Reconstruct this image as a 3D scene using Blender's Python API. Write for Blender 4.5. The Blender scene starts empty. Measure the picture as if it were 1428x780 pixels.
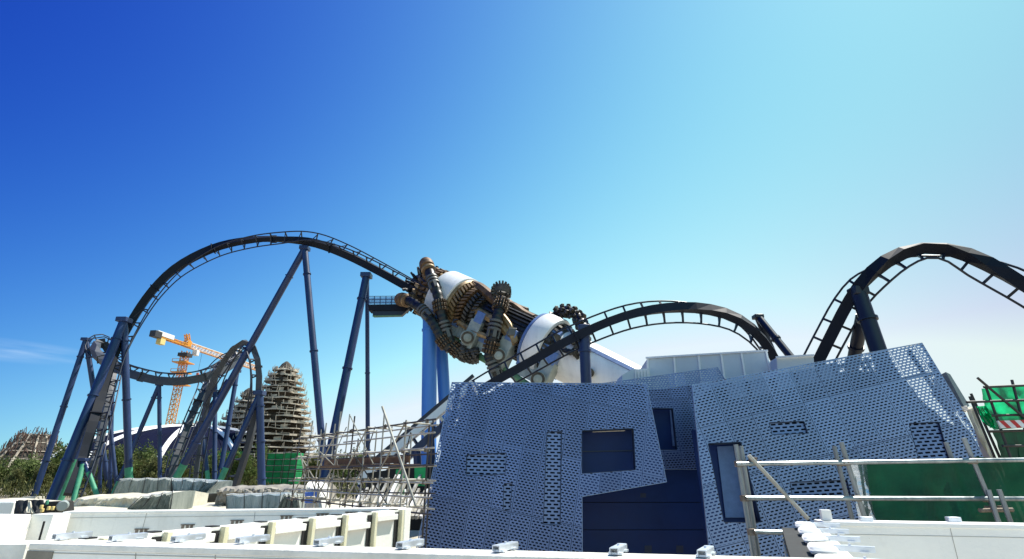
import bpy, math, random
from mathutils import Vector as V, Matrix, noise
from mathutils.geometry import delaunay_2d_cdt
R = math.radians
rnd = random.Random(7)
C = bpy.context.scene.collection
SC = bpy.context.scene

# ------------------------------------------------------------------ camera, sky, sun, exposure
F, W2, H2, PITCH, CAMZ = 740.0, 714.0, 390.0, R(20.2), 4.0
cam_d = bpy.data.cameras.new("camera"); cam = bpy.data.objects.new("camera", cam_d); C.objects.link(cam)
cam.location = (0, 0, CAMZ); cam.rotation_euler = (R(90) + PITCH, 0, 0)
cam_d.sensor_width = 36; cam_d.lens = F / 1428 * 36; cam_d.clip_end = 6000; cam_d.clip_start = 0.05
SC.camera = cam
SUN_AZ, SUN_EL = 60.0, 60.0
S = V((math.sin(R(SUN_AZ)) * math.cos(R(SUN_EL)), math.cos(R(SUN_AZ)) * math.cos(R(SUN_EL)), math.sin(R(SUN_EL))))
world = bpy.data.worlds.new("World"); SC.world = world; world.use_nodes = True
nt = world.node_tree; nt.nodes.clear()
sky = nt.nodes.new('ShaderNodeTexSky'); sky.sky_type = 'NISHITA'; sky.sun_disc = False
sky.sun_elevation = R(SUN_EL); sky.sun_rotation = R(SUN_AZ); sky.air_density = 1.0; sky.dust_density = 1.0; sky.ozone_density = 3.0
# film response of the sky: a deep, saturated blue away from the sun
EXPO = 0.75
sep = nt.nodes.new('ShaderNodeSeparateColor'); hs = nt.nodes.new('ShaderNodeCombineColor'); nt.links.new(sky.outputs[0], sep.inputs[0])
def wmath(op, a, b=None):
    n = nt.nodes.new('ShaderNodeMath'); n.operation = op
    for i, x in enumerate((a, b)):
        if x is None: continue
        if isinstance(x, (int, float)): n.inputs[i].default_value = x
        else: nt.links.new(x, n.inputs[i])
    return n.outputs[0]
tc = nt.nodes.new('ShaderNodeTexCoord'); sxy = nt.nodes.new('ShaderNodeSeparateXYZ'); nt.links.new(tc.outputs['Generated'], sxy.inputs[0])
outs = []; dx_ = sxy.outputs[0]; dz_ = wmath('MAXIMUM', sxy.outputs[2], 0.0)
for i, co in enumerate(((0.452, 0.084, 0.944, -5.508, -2.154, 2.989, 1.974), (0.154, 0.369, -0.011, -2.855, -1.718, 1.076, 2.908), (0.267, -0.277, -0.112, -0.593, -0.599, 0.17, 0.658))):
    ex = co[0]; lin = wmath('ADD', wmath('MULTIPLY', dx_, co[2]), co[1])
    for a_, b_, k in ((dz_, None, co[3]), (dx_, dx_, co[4]), (dz_, dz_, co[5]), (dx_, dz_, co[6])):
        lin = wmath('ADD', lin, wmath('MULTIPLY', wmath('MULTIPLY', a_, b_) if b_ else a_, k))
    o_ = wmath('MULTIPLY', wmath('POWER', sep.outputs[i], ex), wmath('EXPONENT', lin))
    o_ = wmath('MINIMUM', wmath('MULTIPLY', o_, 1 / 0.15 / 2 ** EXPO), (0.79, 0.90, 1.0)[i] / 0.15 / 2 ** EXPO)
    outs.append(o_)
outs[1] = wmath('MAXIMUM', outs[1], wmath('MULTIPLY', outs[0], 1.16))
for i in range(3): nt.links.new(outs[i], hs.inputs[i])
bg = nt.nodes.new('ShaderNodeBackground'); bg.inputs[1].default_value = 0.15
wo = nt.nodes.new('ShaderNodeOutputWorld')
# one thin wisp of cloud low in the sky on the left
mp = nt.nodes.new('ShaderNodeMapping')
mp.inputs['Scale'].default_value = (5, 5, 42)
nz = nt.nodes.new('ShaderNodeTexNoise'); nz.inputs['Scale'].default_value = 1.6; nz.inputs['Detail'].default_value = 7
nt.links.new(tc.outputs['Generated'], mp.inputs[0]); nt.links.new(mp.outputs[0], nz.inputs[0])
rp = nt.nodes.new('ShaderNodeMapRange'); rp.inputs[1].default_value = 0.42; rp.inputs[2].default_value = 0.75; nt.links.new(nz.outputs[0], rp.inputs[0])
def raydir(px, py):
    v = (H2 - py) / F
    return V(((px - W2) / F, math.cos(PITCH) - v * math.sin(PITCH), math.sin(PITCH) + v * math.cos(PITCH)))
cd = raydir(20, 490).normalized(); ce = raydir(95, 492).normalized()
vd = nt.nodes.new('ShaderNodeVectorMath'); vd.operation = 'SUBTRACT'; vd.inputs[1].default_value = cd
nt.links.new(tc.outputs['Generated'], vd.inputs[0])
vs = nt.nodes.new('ShaderNodeVectorMath'); vs.operation = 'MULTIPLY'; vs.inputs[1].default_value = (9, 9, 58)
nt.links.new(vd.outputs[0], vs.inputs[0])
vl = nt.nodes.new('ShaderNodeVectorMath'); vl.operation = 'LENGTH'; nt.links.new(vs.outputs[0], vl.inputs[0])
fall = nt.nodes.new('ShaderNodeMapRange'); fall.inputs[1].default_value = 1.0; fall.inputs[2].default_value = 0.1; nt.links.new(vl.outputs[1], fall.inputs[0])
cf = wmath('MULTIPLY', wmath('MULTIPLY', rp.outputs[0], fall.outputs[0]), 0.42)
mixc = nt.nodes.new('ShaderNodeMix'); mixc.data_type = 'RGBA'
nt.links.new(cf, mixc.inputs[0]); nt.links.new(hs.outputs[0], mixc.inputs[6]); mixc.inputs[7].default_value = (3.2, 3.9, 4.6, 1)
nt.links.new(mixc.outputs[2], bg.inputs[0]); nt.links.new(bg.outputs[0], wo.inputs[0])
sun_d = bpy.data.lights.new("sun", 'SUN'); sun_d.energy = 5.0; sun_d.angle = R(0.5); sun_d.color = (1.0, 0.95, 0.86)
sun = bpy.data.objects.new("sun", sun_d); C.objects.link(sun); sun.rotation_euler = (-S).to_track_quat('-Z', 'Y').to_euler()
SC.view_settings.view_transform = 'Standard'; SC.view_settings.look = 'None'; SC.view_settings.gamma = 1
SC.view_settings.exposure = EXPO; SC.view_settings.use_curve_mapping = False
SC.cycles.max_bounces = 8; SC.cycles.transparent_max_bounces = 24
SC.render.film_transparent = False

# ------------------------------------------------------------------ helpers
CAM = V((0, 0, CAMZ))
def P(px, py, Y):                    # the point at depth Y seen where the photograph has (px, py)
    d = raydir(px, py); return CAM + d * (Y / d.y)
def PZ(px, py, z):                   # the same on a level plane
    d = raydir(px, py); return CAM + d * ((z - CAMZ) / d.z)
def PPL(px, py, p0, n):              # the same on any plane
    d = raydir(px, py); return CAM + d * ((p0 - CAM).dot(n) / d.dot(n))
def MPX(px, py, Y):                  # metres per photograph pixel there
    d = raydir(px, py); return Y / d.y / F

ORIG = {}
class MB:
    def __init__(s): s.v = []; s.f = []; s.uv = []
    def add(s, vs, fs):
        b = len(s.v); s.v += [V(p) for p in vs]; s.f += [tuple(i + b for i in f) for f in fs]; return s
    def box(s, c, ax, ay, az):
        c = V(c); ax, ay, az = V(ax), V(ay), V(az)
        vs = [c + ax * i + ay * j + az * k for k in (-1, 1) for j in (-1, 1) for i in (-1, 1)]
        return s.add(vs, [(0, 2, 3, 1), (4, 5, 7, 6), (0, 1, 5, 4), (2, 6, 7, 3), (0, 4, 6, 2), (1, 3, 7, 5)])
    def bx(s, x0, x1, y0, y1, z0, z1):
        return s.box(((x0 + x1) / 2, (y0 + y1) / 2, (z0 + z1) / 2), ((x1 - x0) / 2, 0, 0), (0, (y1 - y0) / 2, 0), (0, 0, (z1 - z0) / 2))
    def bar(s, p0, p1, w, h, up=(0, 0, 1)):
        p0, p1 = V(p0), V(p1); t = (p1 - p0); L = t.length
        if L < 1e-6: return s
        t.normalize(); up = V(up)
        a = t.cross(up)
        if a.length < 1e-4: a = t.cross(V((1, 0, 0)))
        a.normalize(); b = a.cross(t)
        return s.box((p0 + p1) / 2, t * L / 2, a * w / 2, b * h / 2)
    def path(s, pts, rad, n=8, cap=True):
        pts = [V(p) for p in pts]; m = len(pts)
        if not isinstance(rad, (list, tuple)): rad = [rad] * m
        T = []
        for i in range(m):
            t = pts[min(i + 1, m - 1)] - pts[max(i - 1, 0)]; T.append(t.normalized())
        a = T[0].cross(V((0, 0, 1)))
        if a.length < 1e-3: a = T[0].cross(V((1, 0, 0)))
        a.normalize(); vs = []
        for i in range(m):
            a = (a - T[i] * a.dot(T[i])).normalized(); b = T[i].cross(a)
            for k in range(n):
                q = 2 * math.pi * k / n; vs.append(pts[i] + (a * math.cos(q) + b * math.sin(q)) * rad[i])
        fs = [(i * n + k, i * n + (k + 1) % n, (i + 1) * n + (k + 1) % n, (i + 1) * n + k) for i in range(m - 1) for k in range(n)]
        if cap: fs += [tuple(reversed(range(n))), tuple(range((m - 1) * n, m * n))]
        return s.add(vs, fs)
    def tube(s, p0, p1, r0, r1=None, n=10): return s.path([p0, p1], [r0, r0 if r1 is None else r1], n)
    def prism(s, poly, off):
        off = V(off); n = len(poly); vs = [V(p) for p in poly] + [V(p) + off for p in poly]
        fs = [tuple(range(n)), tuple(reversed(range(n, 2 * n)))] + [(i, i + n, (i + 1) % n + n, (i + 1) % n) for i in range(n)]
        return s.add(vs, fs)
    def lathe(s, o, ax, prof, n=32, cap=True):
        o = V(o); ax = V(ax).normalized(); a = ax.cross(V((0, 0, 1)))
        if a.length < 1e-3: a = ax.cross(V((1, 0, 0)))
        a.normalize(); b = ax.cross(a); vs = []
        for (t, r) in prof:
            for k in range(n):
                q = 2 * math.pi * k / n; vs.append(o + ax * t + (a * math.cos(q) + b * math.sin(q)) * r)
        m = len(prof)
        fs = [(i * n + k, i * n + (k + 1) % n, (i + 1) * n + (k + 1) % n, (i + 1) * n + k) for i in range(m - 1) for k in range(n)]
        if cap: fs += [tuple(reversed(range(n))), tuple(range((m - 1) * n, m * n))]
        return s.add(vs, fs)
    def build(s, name, mat, parent=None, origin=None, smooth=True, bevel=0, angle=35):
        me = bpy.data.meshes.new(name)
        o0 = ORIG[parent.name] if parent else V(origin if origin is not None else (0, 0, 0))
        me.from_pydata([p - o0 for p in s.v], [], s.f)
        if s.uv:
            l = me.uv_layers.new(name="UVMap"); l.data.foreach_set("uv", [c for u in s.uv for c in u])
        if smooth:
            me.shade_smooth(); me.set_sharp_from_angle(angle=R(angle))
        me.materials.append(mat)
        o = bpy.data.objects.new(name, me); C.objects.link(o)
        if parent: o.parent = parent
        else: o.location = o0
        ORIG[o.name] = o0
        if bevel:
            b = o.modifiers.new("bevel", 'BEVEL'); b.width = bevel; b.segments = 2; b.limit_method = 'ANGLE'
        return o
def tag(o, label=None, cat=None, group=None, kind=None):
    if label: o['label'] = label
    if cat: o['category'] = cat
    if group: o['group'] = group
    if kind: o['kind'] = kind
    return o
def thing(name, label, cat, loc, group=None):
    o = bpy.data.objects.new(name, None); C.objects.link(o); o.location = loc; o.empty_display_size = 0.3
    ORIG[o.name] = V(loc); return tag(o, label, cat, group)

def mat(name, col, rough=0.6, metal=0.0, var=0.25, scale=3.0, bump=0.0, bscale=20.0, col2=None, spec=0.5, streak=False):
    m = bpy.data.materials.new(name); m.use_nodes = True; t = m.node_tree; b = t.nodes['Principled BSDF']
    b.inputs['Roughness'].default_value = rough; b.inputs['Metallic'].default_value = metal
    b.inputs['Specular IOR Level'].default_value = spec
    co = t.nodes.new('ShaderNodeTexCoord'); n = t.nodes.new('ShaderNodeTexNoise'); n.inputs['Scale'].default_value = scale
    n.inputs['Detail'].default_value = 6; n.inputs['Roughness'].default_value = 0.65
    src = co.outputs['Object']
    if streak:
        mp_ = t.nodes.new('ShaderNodeMapping'); mp_.inputs['Scale'].default_value = (1, 1, 0.12); t.links.new(src, mp_.inputs[0]); t.links.new(mp_.outputs[0], n.inputs[0])
    else: t.links.new(src, n.inputs[0])
    r = t.nodes.new('ShaderNodeValToRGB'); r.color_ramp.elements[0].position = 0.3; r.color_ramp.elements[1].position = 0.72
    c2 = col2 or tuple(min(1, c * (1 + var)) for c in col); c1 = tuple(c * (1 - var) for c in col) if not col2 else col
    r.color_ramp.elements[0].color = (*c1, 1); r.color_ramp.elements[1].color = (*c2, 1)
    t.links.new(n.outputs[0], r.inputs[0]); t.links.new(r.outputs[0], b.inputs['Base Color'])
    rr = t.nodes.new('ShaderNodeMapRange'); rr.inputs[3].default_value = max(0.05, rough - 0.12); rr.inputs[4].default_value = min(1, rough + 0.15)
    t.links.new(n.outputs[0], rr.inputs[0]); t.links.new(rr.outputs[0], b.inputs['Roughness'])
    if bump:
        n2 = t.nodes.new('ShaderNodeTexNoise'); n2.inputs['Scale'].default_value = bscale; n2.inputs['Detail'].default_value = 5
        t.links.new(src, n2.inputs[0]); bp = t.nodes.new('ShaderNodeBump'); bp.inputs['Strength'].default_value = bump; bp.inputs['Distance'].default_value = 0.05
        t.links.new(n2.outputs[0], bp.inputs['Height']); t.links.new(bp.outputs[0], b.inputs['Normal'])
    return m
def grime(m, col=(0.34, 0.31, 0.25), amount=0.4):
    t = m.node_tree; b = t.nodes['Principled BSDF']; co = t.nodes.new('ShaderNodeTexCoord')
    src = b.inputs['Base Color'].links[0].from_socket; last = src
    for sc, sz, lo, hi, k in ((2.2, (1, 1, .35), .56, .78, amount * .55), (60.0, (1, 1, 1), .66, .72, amount), (7.0, (1.6, 1.6, .10), .60, .80, amount * .6)):
        mp_ = t.nodes.new('ShaderNodeMapping'); mp_.inputs['Scale'].default_value = sz; t.links.new(co.outputs['Object'], mp_.inputs[0])
        n = t.nodes.new('ShaderNodeTexNoise'); n.inputs['Scale'].default_value = sc; n.inputs['Detail'].default_value = 6; n.inputs['Roughness'].default_value = .7; t.links.new(mp_.outputs[0], n.inputs[0])
        r = t.nodes.new('ShaderNodeMapRange'); r.inputs[1].default_value = lo; r.inputs[2].default_value = hi; r.inputs[4].default_value = k; t.links.new(n.outputs[0], r.inputs[0])
        mx = t.nodes.new('ShaderNodeMix'); mx.data_type = 'RGBA'; t.links.new(r.outputs[0], mx.inputs[0]); t.links.new(last, mx.inputs[6]); mx.inputs[7].default_value = (*col, 1); last = mx.outputs[2]
    t.links.new(last, b.inputs['Base Color']); return m
def leaf_mat(name, c1, c2, scale=0.6):
    m = mat(name, c1, 0.75, 0, col2=c2, scale=scale, spec=0.2); t = m.node_tree; b = t.nodes['Principled BSDF']
    tr = t.nodes.new('ShaderNodeBsdfTranslucent'); mx = t.nodes.new('ShaderNodeMixShader'); mx.inputs[0].default_value = 0.3
    t.links.new(b.inputs['Base Color'].links[0].from_socket, tr.inputs[0])
    t.links.new(b.outputs[0], mx.inputs[1]); t.links.new(tr.outputs[0], mx.inputs[2])
    t.links.new(mx.outputs[0], t.nodes['Material Output'].inputs[0]); return m
def net_mat(name, c1, c2, hole, trans=0.55, scale=2.0):
    m = mat(name, c1, 0.6, 0, col2=c2, scale=scale, spec=0.3, bump=0.4, bscale=6); t = m.node_tree; b = t.nodes['Principled BSDF']
    tr = t.nodes.new('ShaderNodeBsdfTranslucent'); mx = t.nodes.new('ShaderNodeMixShader'); mx.inputs[0].default_value = trans
    t.links.new(b.inputs['Base Color'].links[0].from_socket, tr.inputs[0])
    t.links.new(b.outputs[0], mx.inputs[1]); t.links.new(tr.outputs[0], mx.inputs[2])
    tp = t.nodes.new('ShaderNodeBsdfTransparent'); m2 = t.nodes.new('ShaderNodeMixShader'); m2.inputs[0].default_value = hole
    t.links.new(mx.outputs[0], m2.inputs[1]); t.links.new(tp.outputs[0], m2.inputs[2])
    t.links.new(m2.outputs[0], t.nodes['Material Output'].inputs[0]); return m

def perf_mat(name, pw, ph, hw, hh, sw, sh, col, base_col2):
    """Perforated sheet metal: UV is in metres; slots staggered row by row, open joints between panels."""
    m = mat(name, col, 0.34, 0.45, col2=base_col2, scale=0.35, spec=0.5); t = m.node_tree; b = t.nodes['Principled BSDF']
    uv = t.nodes.new('ShaderNodeUVMap'); sx = t.nodes.new('ShaderNodeSeparateXYZ'); t.links.new(uv.outputs[0], sx.inputs[0])
    def mt(op, *a):
        n = t.nodes.new('ShaderNodeMath'); n.operation = op
        for i, x in enumerate(a):
            if isinstance(x, (int, float)): n.inputs[i].default_value = x
            else: t.links.new(x, n.inputs[i])
        return n.outputs[0]
    u, v = sx.outputs[0], sx.outputs[1]
    vr = mt('DIVIDE', v, ph); row = mt('FLOOR', vr)
    off = mt('MULTIPLY', mt('FLOORED_MODULO', row, 2.0), 0.5)
    x = mt('MULTIPLY', mt('ABSOLUTE', mt('SUBTRACT', mt('FRACT', mt('ADD', mt('DIVIDE', u, pw), off)), 0.5)), pw)
    y = mt('MULTIPLY', mt('ABSOLUTE', mt('SUBTRACT', mt('FRACT', vr), 0.5)), ph)
    r = hh / 2
    dx = mt('MAXIMUM', mt('SUBTRACT', x, hw / 2 - r * 0.6), 0.0); dx = mt('DIVIDE', dx, 0.6)
    d = mt('SQRT', mt('ADD', mt('POWER', dx, 2.0), mt('POWER', y, 2.0)))
    hole = mt('LESS_THAN', d, r)
    if sw:
        su = mt('MULTIPLY', mt('ABSOLUTE', mt('SUBTRACT', mt('FRACT', mt('DIVIDE', u, sw)), 0.5)), sw)      # sw/2 at a joint
        sv = mt('MULTIPLY', mt('ABSOLUTE', mt('SUBTRACT', mt('FRACT', mt('DIVIDE', v, sh)), 0.5)), sh)
        du = mt('SUBTRACT', sw / 2, su); dv = mt('SUBTRACT', sh / 2, sv)
        dj = mt('MINIMUM', du, dv)
        hole = mt('MULTIPLY', hole, mt('GREATER_THAN', dj, 0.038))
        hole = mt('MAXIMUM', hole, mt('LESS_THAN', dj, 0.0095))
        # each panel a touch different in tone
        wn = t.nodes.new('ShaderNodeTexWhiteNoise'); wn.noise_dimensions = '2D'
        cb = t.nodes.new('ShaderNodeCombineXYZ'); t.links.new(mt('FLOOR', mt('DIVIDE', u, sw)), cb.inputs[0]); t.links.new(mt('FLOOR', mt('DIVIDE', v, sh)), cb.inputs[1])
        t.links.new(cb.outputs[0], wn.inputs[0])
        hv = t.nodes.new('ShaderNodeHueSaturation'); mr = t.nodes.new('ShaderNodeMapRange'); mr.inputs[3].default_value = 0.85; mr.inputs[4].default_value = 1.12
        t.links.new(wn.outputs[0], mr.inputs[0]); t.links.new(mr.outputs[0], hv.inputs['Value'])
        t.links.new(b.inputs['Base Color'].links[0].from_socket, hv.inputs['Color']); t.links.new(hv.outputs[0], b.inputs['Base Color'])
    tp = t.nodes.new('ShaderNodeBsdfTransparent'); mx = t.nodes.new('ShaderNodeMixShader'); t.links.new(hole, mx.inputs[0])
    t.links.new(b.outputs[0], mx.inputs[1]); t.links.new(tp.outputs[0], mx.inputs[2]); t.links.new(mx.outputs[0], t.nodes['Material Output'].inputs[0])
    return m

M = dict(
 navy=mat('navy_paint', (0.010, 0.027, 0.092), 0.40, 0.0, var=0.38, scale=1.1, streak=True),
 navy_backlit=mat('backlit_navy_paint', (0.004, 0.008, 0.022), 0.4, 0.0, var=0.25, scale=0.8),  # the same navy paint, darkened: backlit shade put into the colour
 sky_blue=mat('light_blue_paint', (0.05, 0.19, 0.56), 0.42, 0.0, var=0.12, scale=0.5, streak=True),
 mint=mat('mint_primer', (0.045, 0.25, 0.14), 0.6, var=0.3, scale=1.5),
 track=mat('backlit_track_paint', (0.005, 0.008, 0.016), 0.6, 0.0, var=0.3, scale=0.7, spec=0.2),  # track paint with the shade of the backlit arches put into its colour
 track_grey=mat('charcoal_track_paint', (0.011, 0.016, 0.028), 0.6, 0.0, var=0.25, scale=0.7, spec=0.2),
 slate=mat('lit_track_paint', (0.038, 0.044, 0.056), 0.55, 0.0, var=0.2, scale=0.7),  # same track paint, lightened: the light on the far track is in the colour
 rail=mat('dark_rail', (0.012, 0.017, 0.032), 0.4, 0.2),
 white_shell=mat('white_machine_paint', (0.8, 0.8, 0.8), 0.35, 0.0, col2=(0.55, 0.55, 0.56), scale=0.35, streak=True),
 gold=mat('worn_brass', (0.07, 0.04, 0.018), 0.5, 0.35, col2=(0.46, 0.31, 0.15), scale=1.1, bump=0.4, bscale=6),
 rust=mat('brown_rust', (0.045, 0.026, 0.014), 0.6, 0.25, col2=(0.20, 0.115, 0.055), scale=1.2, bump=0.5, bscale=5),
 black=mat('oily_black_steel', (0.006, 0.006, 0.007), 0.38, 0.3, col2=(0.032, 0.03, 0.028), scale=1.4, bump=0.25, bscale=4),
 bead=mat('bronze_bead', (0.022, 0.014, 0.009), 0.38, 0.5, col2=(0.20, 0.13, 0.075), scale=2.5),
 gear=mat('dark_gear_steel', (0.014, 0.013, 0.012), 0.5, 0.3, col2=(0.11, 0.095, 0.075), scale=1.6),
 band=mat('grey_collar', (0.10, 0.10, 0.095), 0.5, 0.2, var=0.3, scale=2),
 housing=mat('grey_green_housing', (0.20, 0.23, 0.22), 0.55, 0.0, col2=(0.34, 0.38, 0.36), scale=1.0),
 blue_plate=mat('blue_grey_plate', (0.12, 0.19, 0.36), 0.4, 0.2, var=0.2),
 green_trim=mat('green_trim', (0.10, 0.2, 0.10), 0.6, var=0.3),
 backing=mat('black_wall_lining', (0.004, 0.006, 0.013), 0.8, 0.0, var=0.3, scale=0.5, spec=0.15),
 wall_navy=mat('dark_blue_cladding', (0.012, 0.024, 0.06), 0.5, 0.0, var=0.2, scale=0.5),
 door=mat('navy_door_panel', (0.005, 0.024, 0.115), 0.5, 0.0, var=0.2, scale=0.6, spec=0.3),
 alu_edge=mat('aluminium_edge', (0.33, 0.41, 0.58), 0.4, 0.5, var=0.1),
 pale_panel=mat('pale_grey_roof_panel', (0.56, 0.62, 0.64), 0.5, 0.0, var=0.08, scale=0.5),
 wallwhite=mat('white_wall_coat', (0.80, 0.785, 0.73), 0.8, 0.0, var=0.06, scale=1.3, bump=0.08, bscale=30),
 cap=mat('weathered_wall_cap', (0.52, 0.50, 0.44), 0.85, 0.0, col2=(0.82, 0.80, 0.74), scale=2.2, bump=0.2, bscale=30),
 cream=mat('cream_post', (0.60, 0.55, 0.36), 0.7, 0.0, col2=(0.72, 0.68, 0.5), scale=4),
 stain=mat('brown_cement_patch', (0.22, 0.20, 0.16), 0.9, 0.0, var=0.3, scale=6),
 seam=mat('sealed_joint', (0.36, 0.34, 0.30), 0.9, 0.0, var=0.2),
 slot=mat('black_gasket', (0.012, 0.012, 0.012), 0.8, 0.0),
 galv=mat('galvanised_tube', (0.10, 0.115, 0.125), 0.34, 0.6, col2=(0.33, 0.36, 0.37), scale=7, streak=True),
 oldtube=mat('weathered_scaffold_tube', (0.20, 0.185, 0.155), 0.55, 0.2, col2=(0.55, 0.53, 0.47), scale=2.5),
 darktube=mat('dark_scaffold_tube', (0.06, 0.055, 0.055), 0.5, 0.5, var=0.3, scale=4),
 rusty=mat('rusty_coupler', (0.10, 0.07, 0.05), 0.7, 0.4, col2=(0.3, 0.25, 0.2), scale=20),
 zinc=mat('zinc_bracket', (0.66, 0.70, 0.75), 0.35, 0.6, var=0.12, scale=15),
 plank=mat('brown_plank', (0.11, 0.06, 0.03), 0.8, 0.0, col2=(0.22, 0.13, 0.07), scale=3),
 ground=mat('dusty_ground', (0.22, 0.19, 0.14), 0.95, 0.0, col2=(0.38, 0.34, 0.27), scale=0.12, bump=0.4, bscale=2),
 paving=mat('terrace_screed', (0.56, 0.54, 0.48), 0.9, 0.0, var=0.12, scale=1.0),
 trunk=mat('bark', (0.09, 0.065, 0.045), 0.9, 0.0, var=0.3, scale=6),
 leafa=leaf_mat('leaf_green', (0.05, 0.085, 0.022), (0.17, 0.21, 0.07)),
 leafb=leaf_mat('leaf_olive', (0.06, 0.075, 0.024), (0.19, 0.19, 0.075)),
 dome=mat('navy_dome_roof', (0.006, 0.008, 0.024), 0.85, 0.0, var=0.3, scale=0.1, spec=0.05),
 rib=mat('white_rib', (0.78, 0.78, 0.78), 0.5, 0.0, var=0.05),
 rock=mat('brown_rockwork', (0.022, 0.018, 0.014), 0.9, 0.0, col2=(0.10, 0.08, 0.06), scale=0.25, bump=0.6, bscale=0.8),
 deck=mat('scaffold_boards', (0.18, 0.145, 0.11), 0.85, 0.0, col2=(0.62, 0.55, 0.45), scale=0.3),
 redpole=mat('reddish_scaffold_pole', (0.11, 0.065, 0.05), 0.8, 0.0, var=0.4),
 crane_y=mat('crane_orange', (0.62, 0.25, 0.02), 0.5, 0.0, var=0.2),
 crane_w=mat('crane_white', (0.72, 0.71, 0.69), 0.5, 0.0, var=0.08),
 crane_d=mat('crane_dark', (0.03, 0.03, 0.035), 0.6),
 crane_r=mat('crane_red', (0.6, 0.16, 0.10), 0.5),
 tarp=mat('pale_tarpaulin', (0.13, 0.15, 0.135), 0.5, 0.0, col2=(0.30, 0.32, 0.29), scale=1.6, bump=0.6, bscale=2.5, streak=True),
 plastic=mat('clear_plastic_sheet', (0.12, 0.155, 0.165), 0.28, 0.0, col2=(0.36, 0.40, 0.40), scale=1.6, bump=0.6, bscale=2.5, streak=True),
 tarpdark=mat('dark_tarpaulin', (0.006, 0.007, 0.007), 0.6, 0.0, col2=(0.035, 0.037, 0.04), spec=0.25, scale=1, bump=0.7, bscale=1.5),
 mat_=mat('straw_matting', (0.36, 0.33, 0.25), 0.9, 0.0, col2=(0.62, 0.59, 0.5), scale=0.6, bump=0.8, bscale=1.5),
 rubble=mat('builders_rubble', (0.24, 0.22, 0.19), 0.9, 0.0, var=0.4, scale=1.2),
 netdark=net_mat('dark_green_net', (0.001, 0.036, 0.016), (0.004, 0.085, 0.04), 0.02, 0.4),
 netlite=net_mat('bright_green_net', (0.0, 0.30, 0.10), (0.005, 0.55, 0.22), 0.03, 0.8),
 netfar=net_mat('far_green_net', (0.008, 0.20, 0.055), (0.04, 0.42, 0.16), 0.02, 0.35, scale=0.6),
 foil=mat('foil_sheet', (0.55, 0.6, 0.66), 0.22, 0.8, var=0.15, scale=3, bump=0.9, bscale=3.5),
 sheet=mat('beige_dust_sheet', (0.42, 0.38, 0.29), 0.8, 0.0, col2=(0.66, 0.6, 0.48), scale=2, bump=0.8, bscale=4),
 red=mat('barrier_red', (0.5, 0.02, 0.02), 0.5), wht=mat('barrier_white', (0.75, 0.75, 0.73), 0.5),
 yellow=mat('pale_yellow_paint', (0.66, 0.52, 0.2), 0.6), blue_bin=mat('blue_plastic', (0.03, 0.12, 0.5), 0.5),
 lampw=mat('white_fitting', (0.8, 0.78, 0.66), 0.5),
)

grime(M['netdark'], (0.035, 0.022, 0.014), .8)
for k_ in ('wallwhite', 'cap', 'cream'): grime(M[k_], amount=.5)
grime(M['white_shell'], (0.20, 0.17, 0.13), .45); grime(M['housing'], (0.06, 0.055, 0.045), .6); grime(M['pale_panel'], (0.3, 0.3, 0.28), .25)
# ------------------------------------------------------------------ ground and terrace
g = MB(); g.add([(-4000, -600, 0), (4000, -600, 0), (4000, 5000, 0), (-4000, 5000, 0)], [(0, 1, 2, 3)])
tag(g.build('ground', M['ground'], smooth=False), kind='structure')

# white parapets: the terrace level they ring is where the photographer stands
ZT, ZN, FL = 3.60, 3.62, 2.40
sl = MB(); sl.prism([(-9, -4, 2.1), (9, -4, 2.1), (9, 4.9, 2.1), (2.75, 5.2, 2.1), (2.35, 3.5, 2.1), (-.5, 3.9, 2.1), (-1.45, 7.1, 2.1), (-5.6, 6.5, 2.1), (-9, 6.5, 2.1)], (0, 0, 0.3))
tag(sl.build('terrace_floor', M['paving'], smooth=False), kind='structure')

def flat(p): return V((p.x, p.y, 0))
def wall_mb(a, b, th, z0, z1, side=1, mb=None):
    """wall whose front foot line is a-b and that is th thick behind it"""
    mb = mb or MB(); a, b = V((a.x, a.y, z0)), V((b.x, b.y, z0)); d = (b - a).normalized(); n = V((-d.y, d.x, 0)) * th * side
    mb.prism([a, b, b + n, a + n], (0, 0, z1 - z0)); return mb, d, n

def bracket_mb(c, ang, L=0.17):
    """short zinc channel lying on the coping, screwed down through two feet"""
    d = V((math.cos(ang), math.sin(ang), 0)); s = V((-d.y, d.x, 0)); c = V(c); mb = MB(); up = V((0, 0, 1))
    mb.box(c + up * .034, d * L / 2, s * .02, up * .0025)
    mb.box(c + up * .02 + s * .02, d * L / 2, s * .002, up * .0135)
    mb.box(c + up * .02 - s * .02, d * L / 2, s * .002, up * .0135)
    for q in (-.3, .28): mb.box(c + d * L * q + up * .008, d * .02, s * .034, up * .005)
    mb.tube(c + up * .03, c + up * .046, .007, n=6)
    return mb

a, b = PZ(42, 759, ZN), PZ(600, 774, ZN); dn = (b - a).normalized(); b2 = a + dn * 6.3
near = thing('parapet_wall', 'low grey fronted parapet across the bottom of the picture with a white coping and clips', 'wall', (a.x, a.y, FL))
mb, d, n = wall_mb(a, b2, .20, FL, ZN - .03); mb.build('wall_face', M['wallwhite'], near, smooth=False)
mb = MB(); nn = V((-dn.y, dn.x, 0)); q = (a + b2) / 2 + nn * .10; q.z = ZN - .012
mb.box(q, dn * (b2 - a).length / 2, nn * .106, V((0, 0, .017))); mb.build('coping', M['cap'], near, bevel=.006)
q = a + dn * .09 - nn * .002; q.z = ZN - .1
MB().box(q, dn * .09, nn * .004, V((0, 0, .066))).build('cement_patch', M['stain'], near)
for px, py in ((100, 752), (178, 754), (262, 755), (352, 757), (458, 760), (572, 764), (705, 768.5), (863, 772), (985, 775.5)):
    bracket_mb(PZ(px, py, ZN + .006), R(66 + rnd.uniform(-6, 6)), .20).build('clip', M['zinc'], near)

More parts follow.
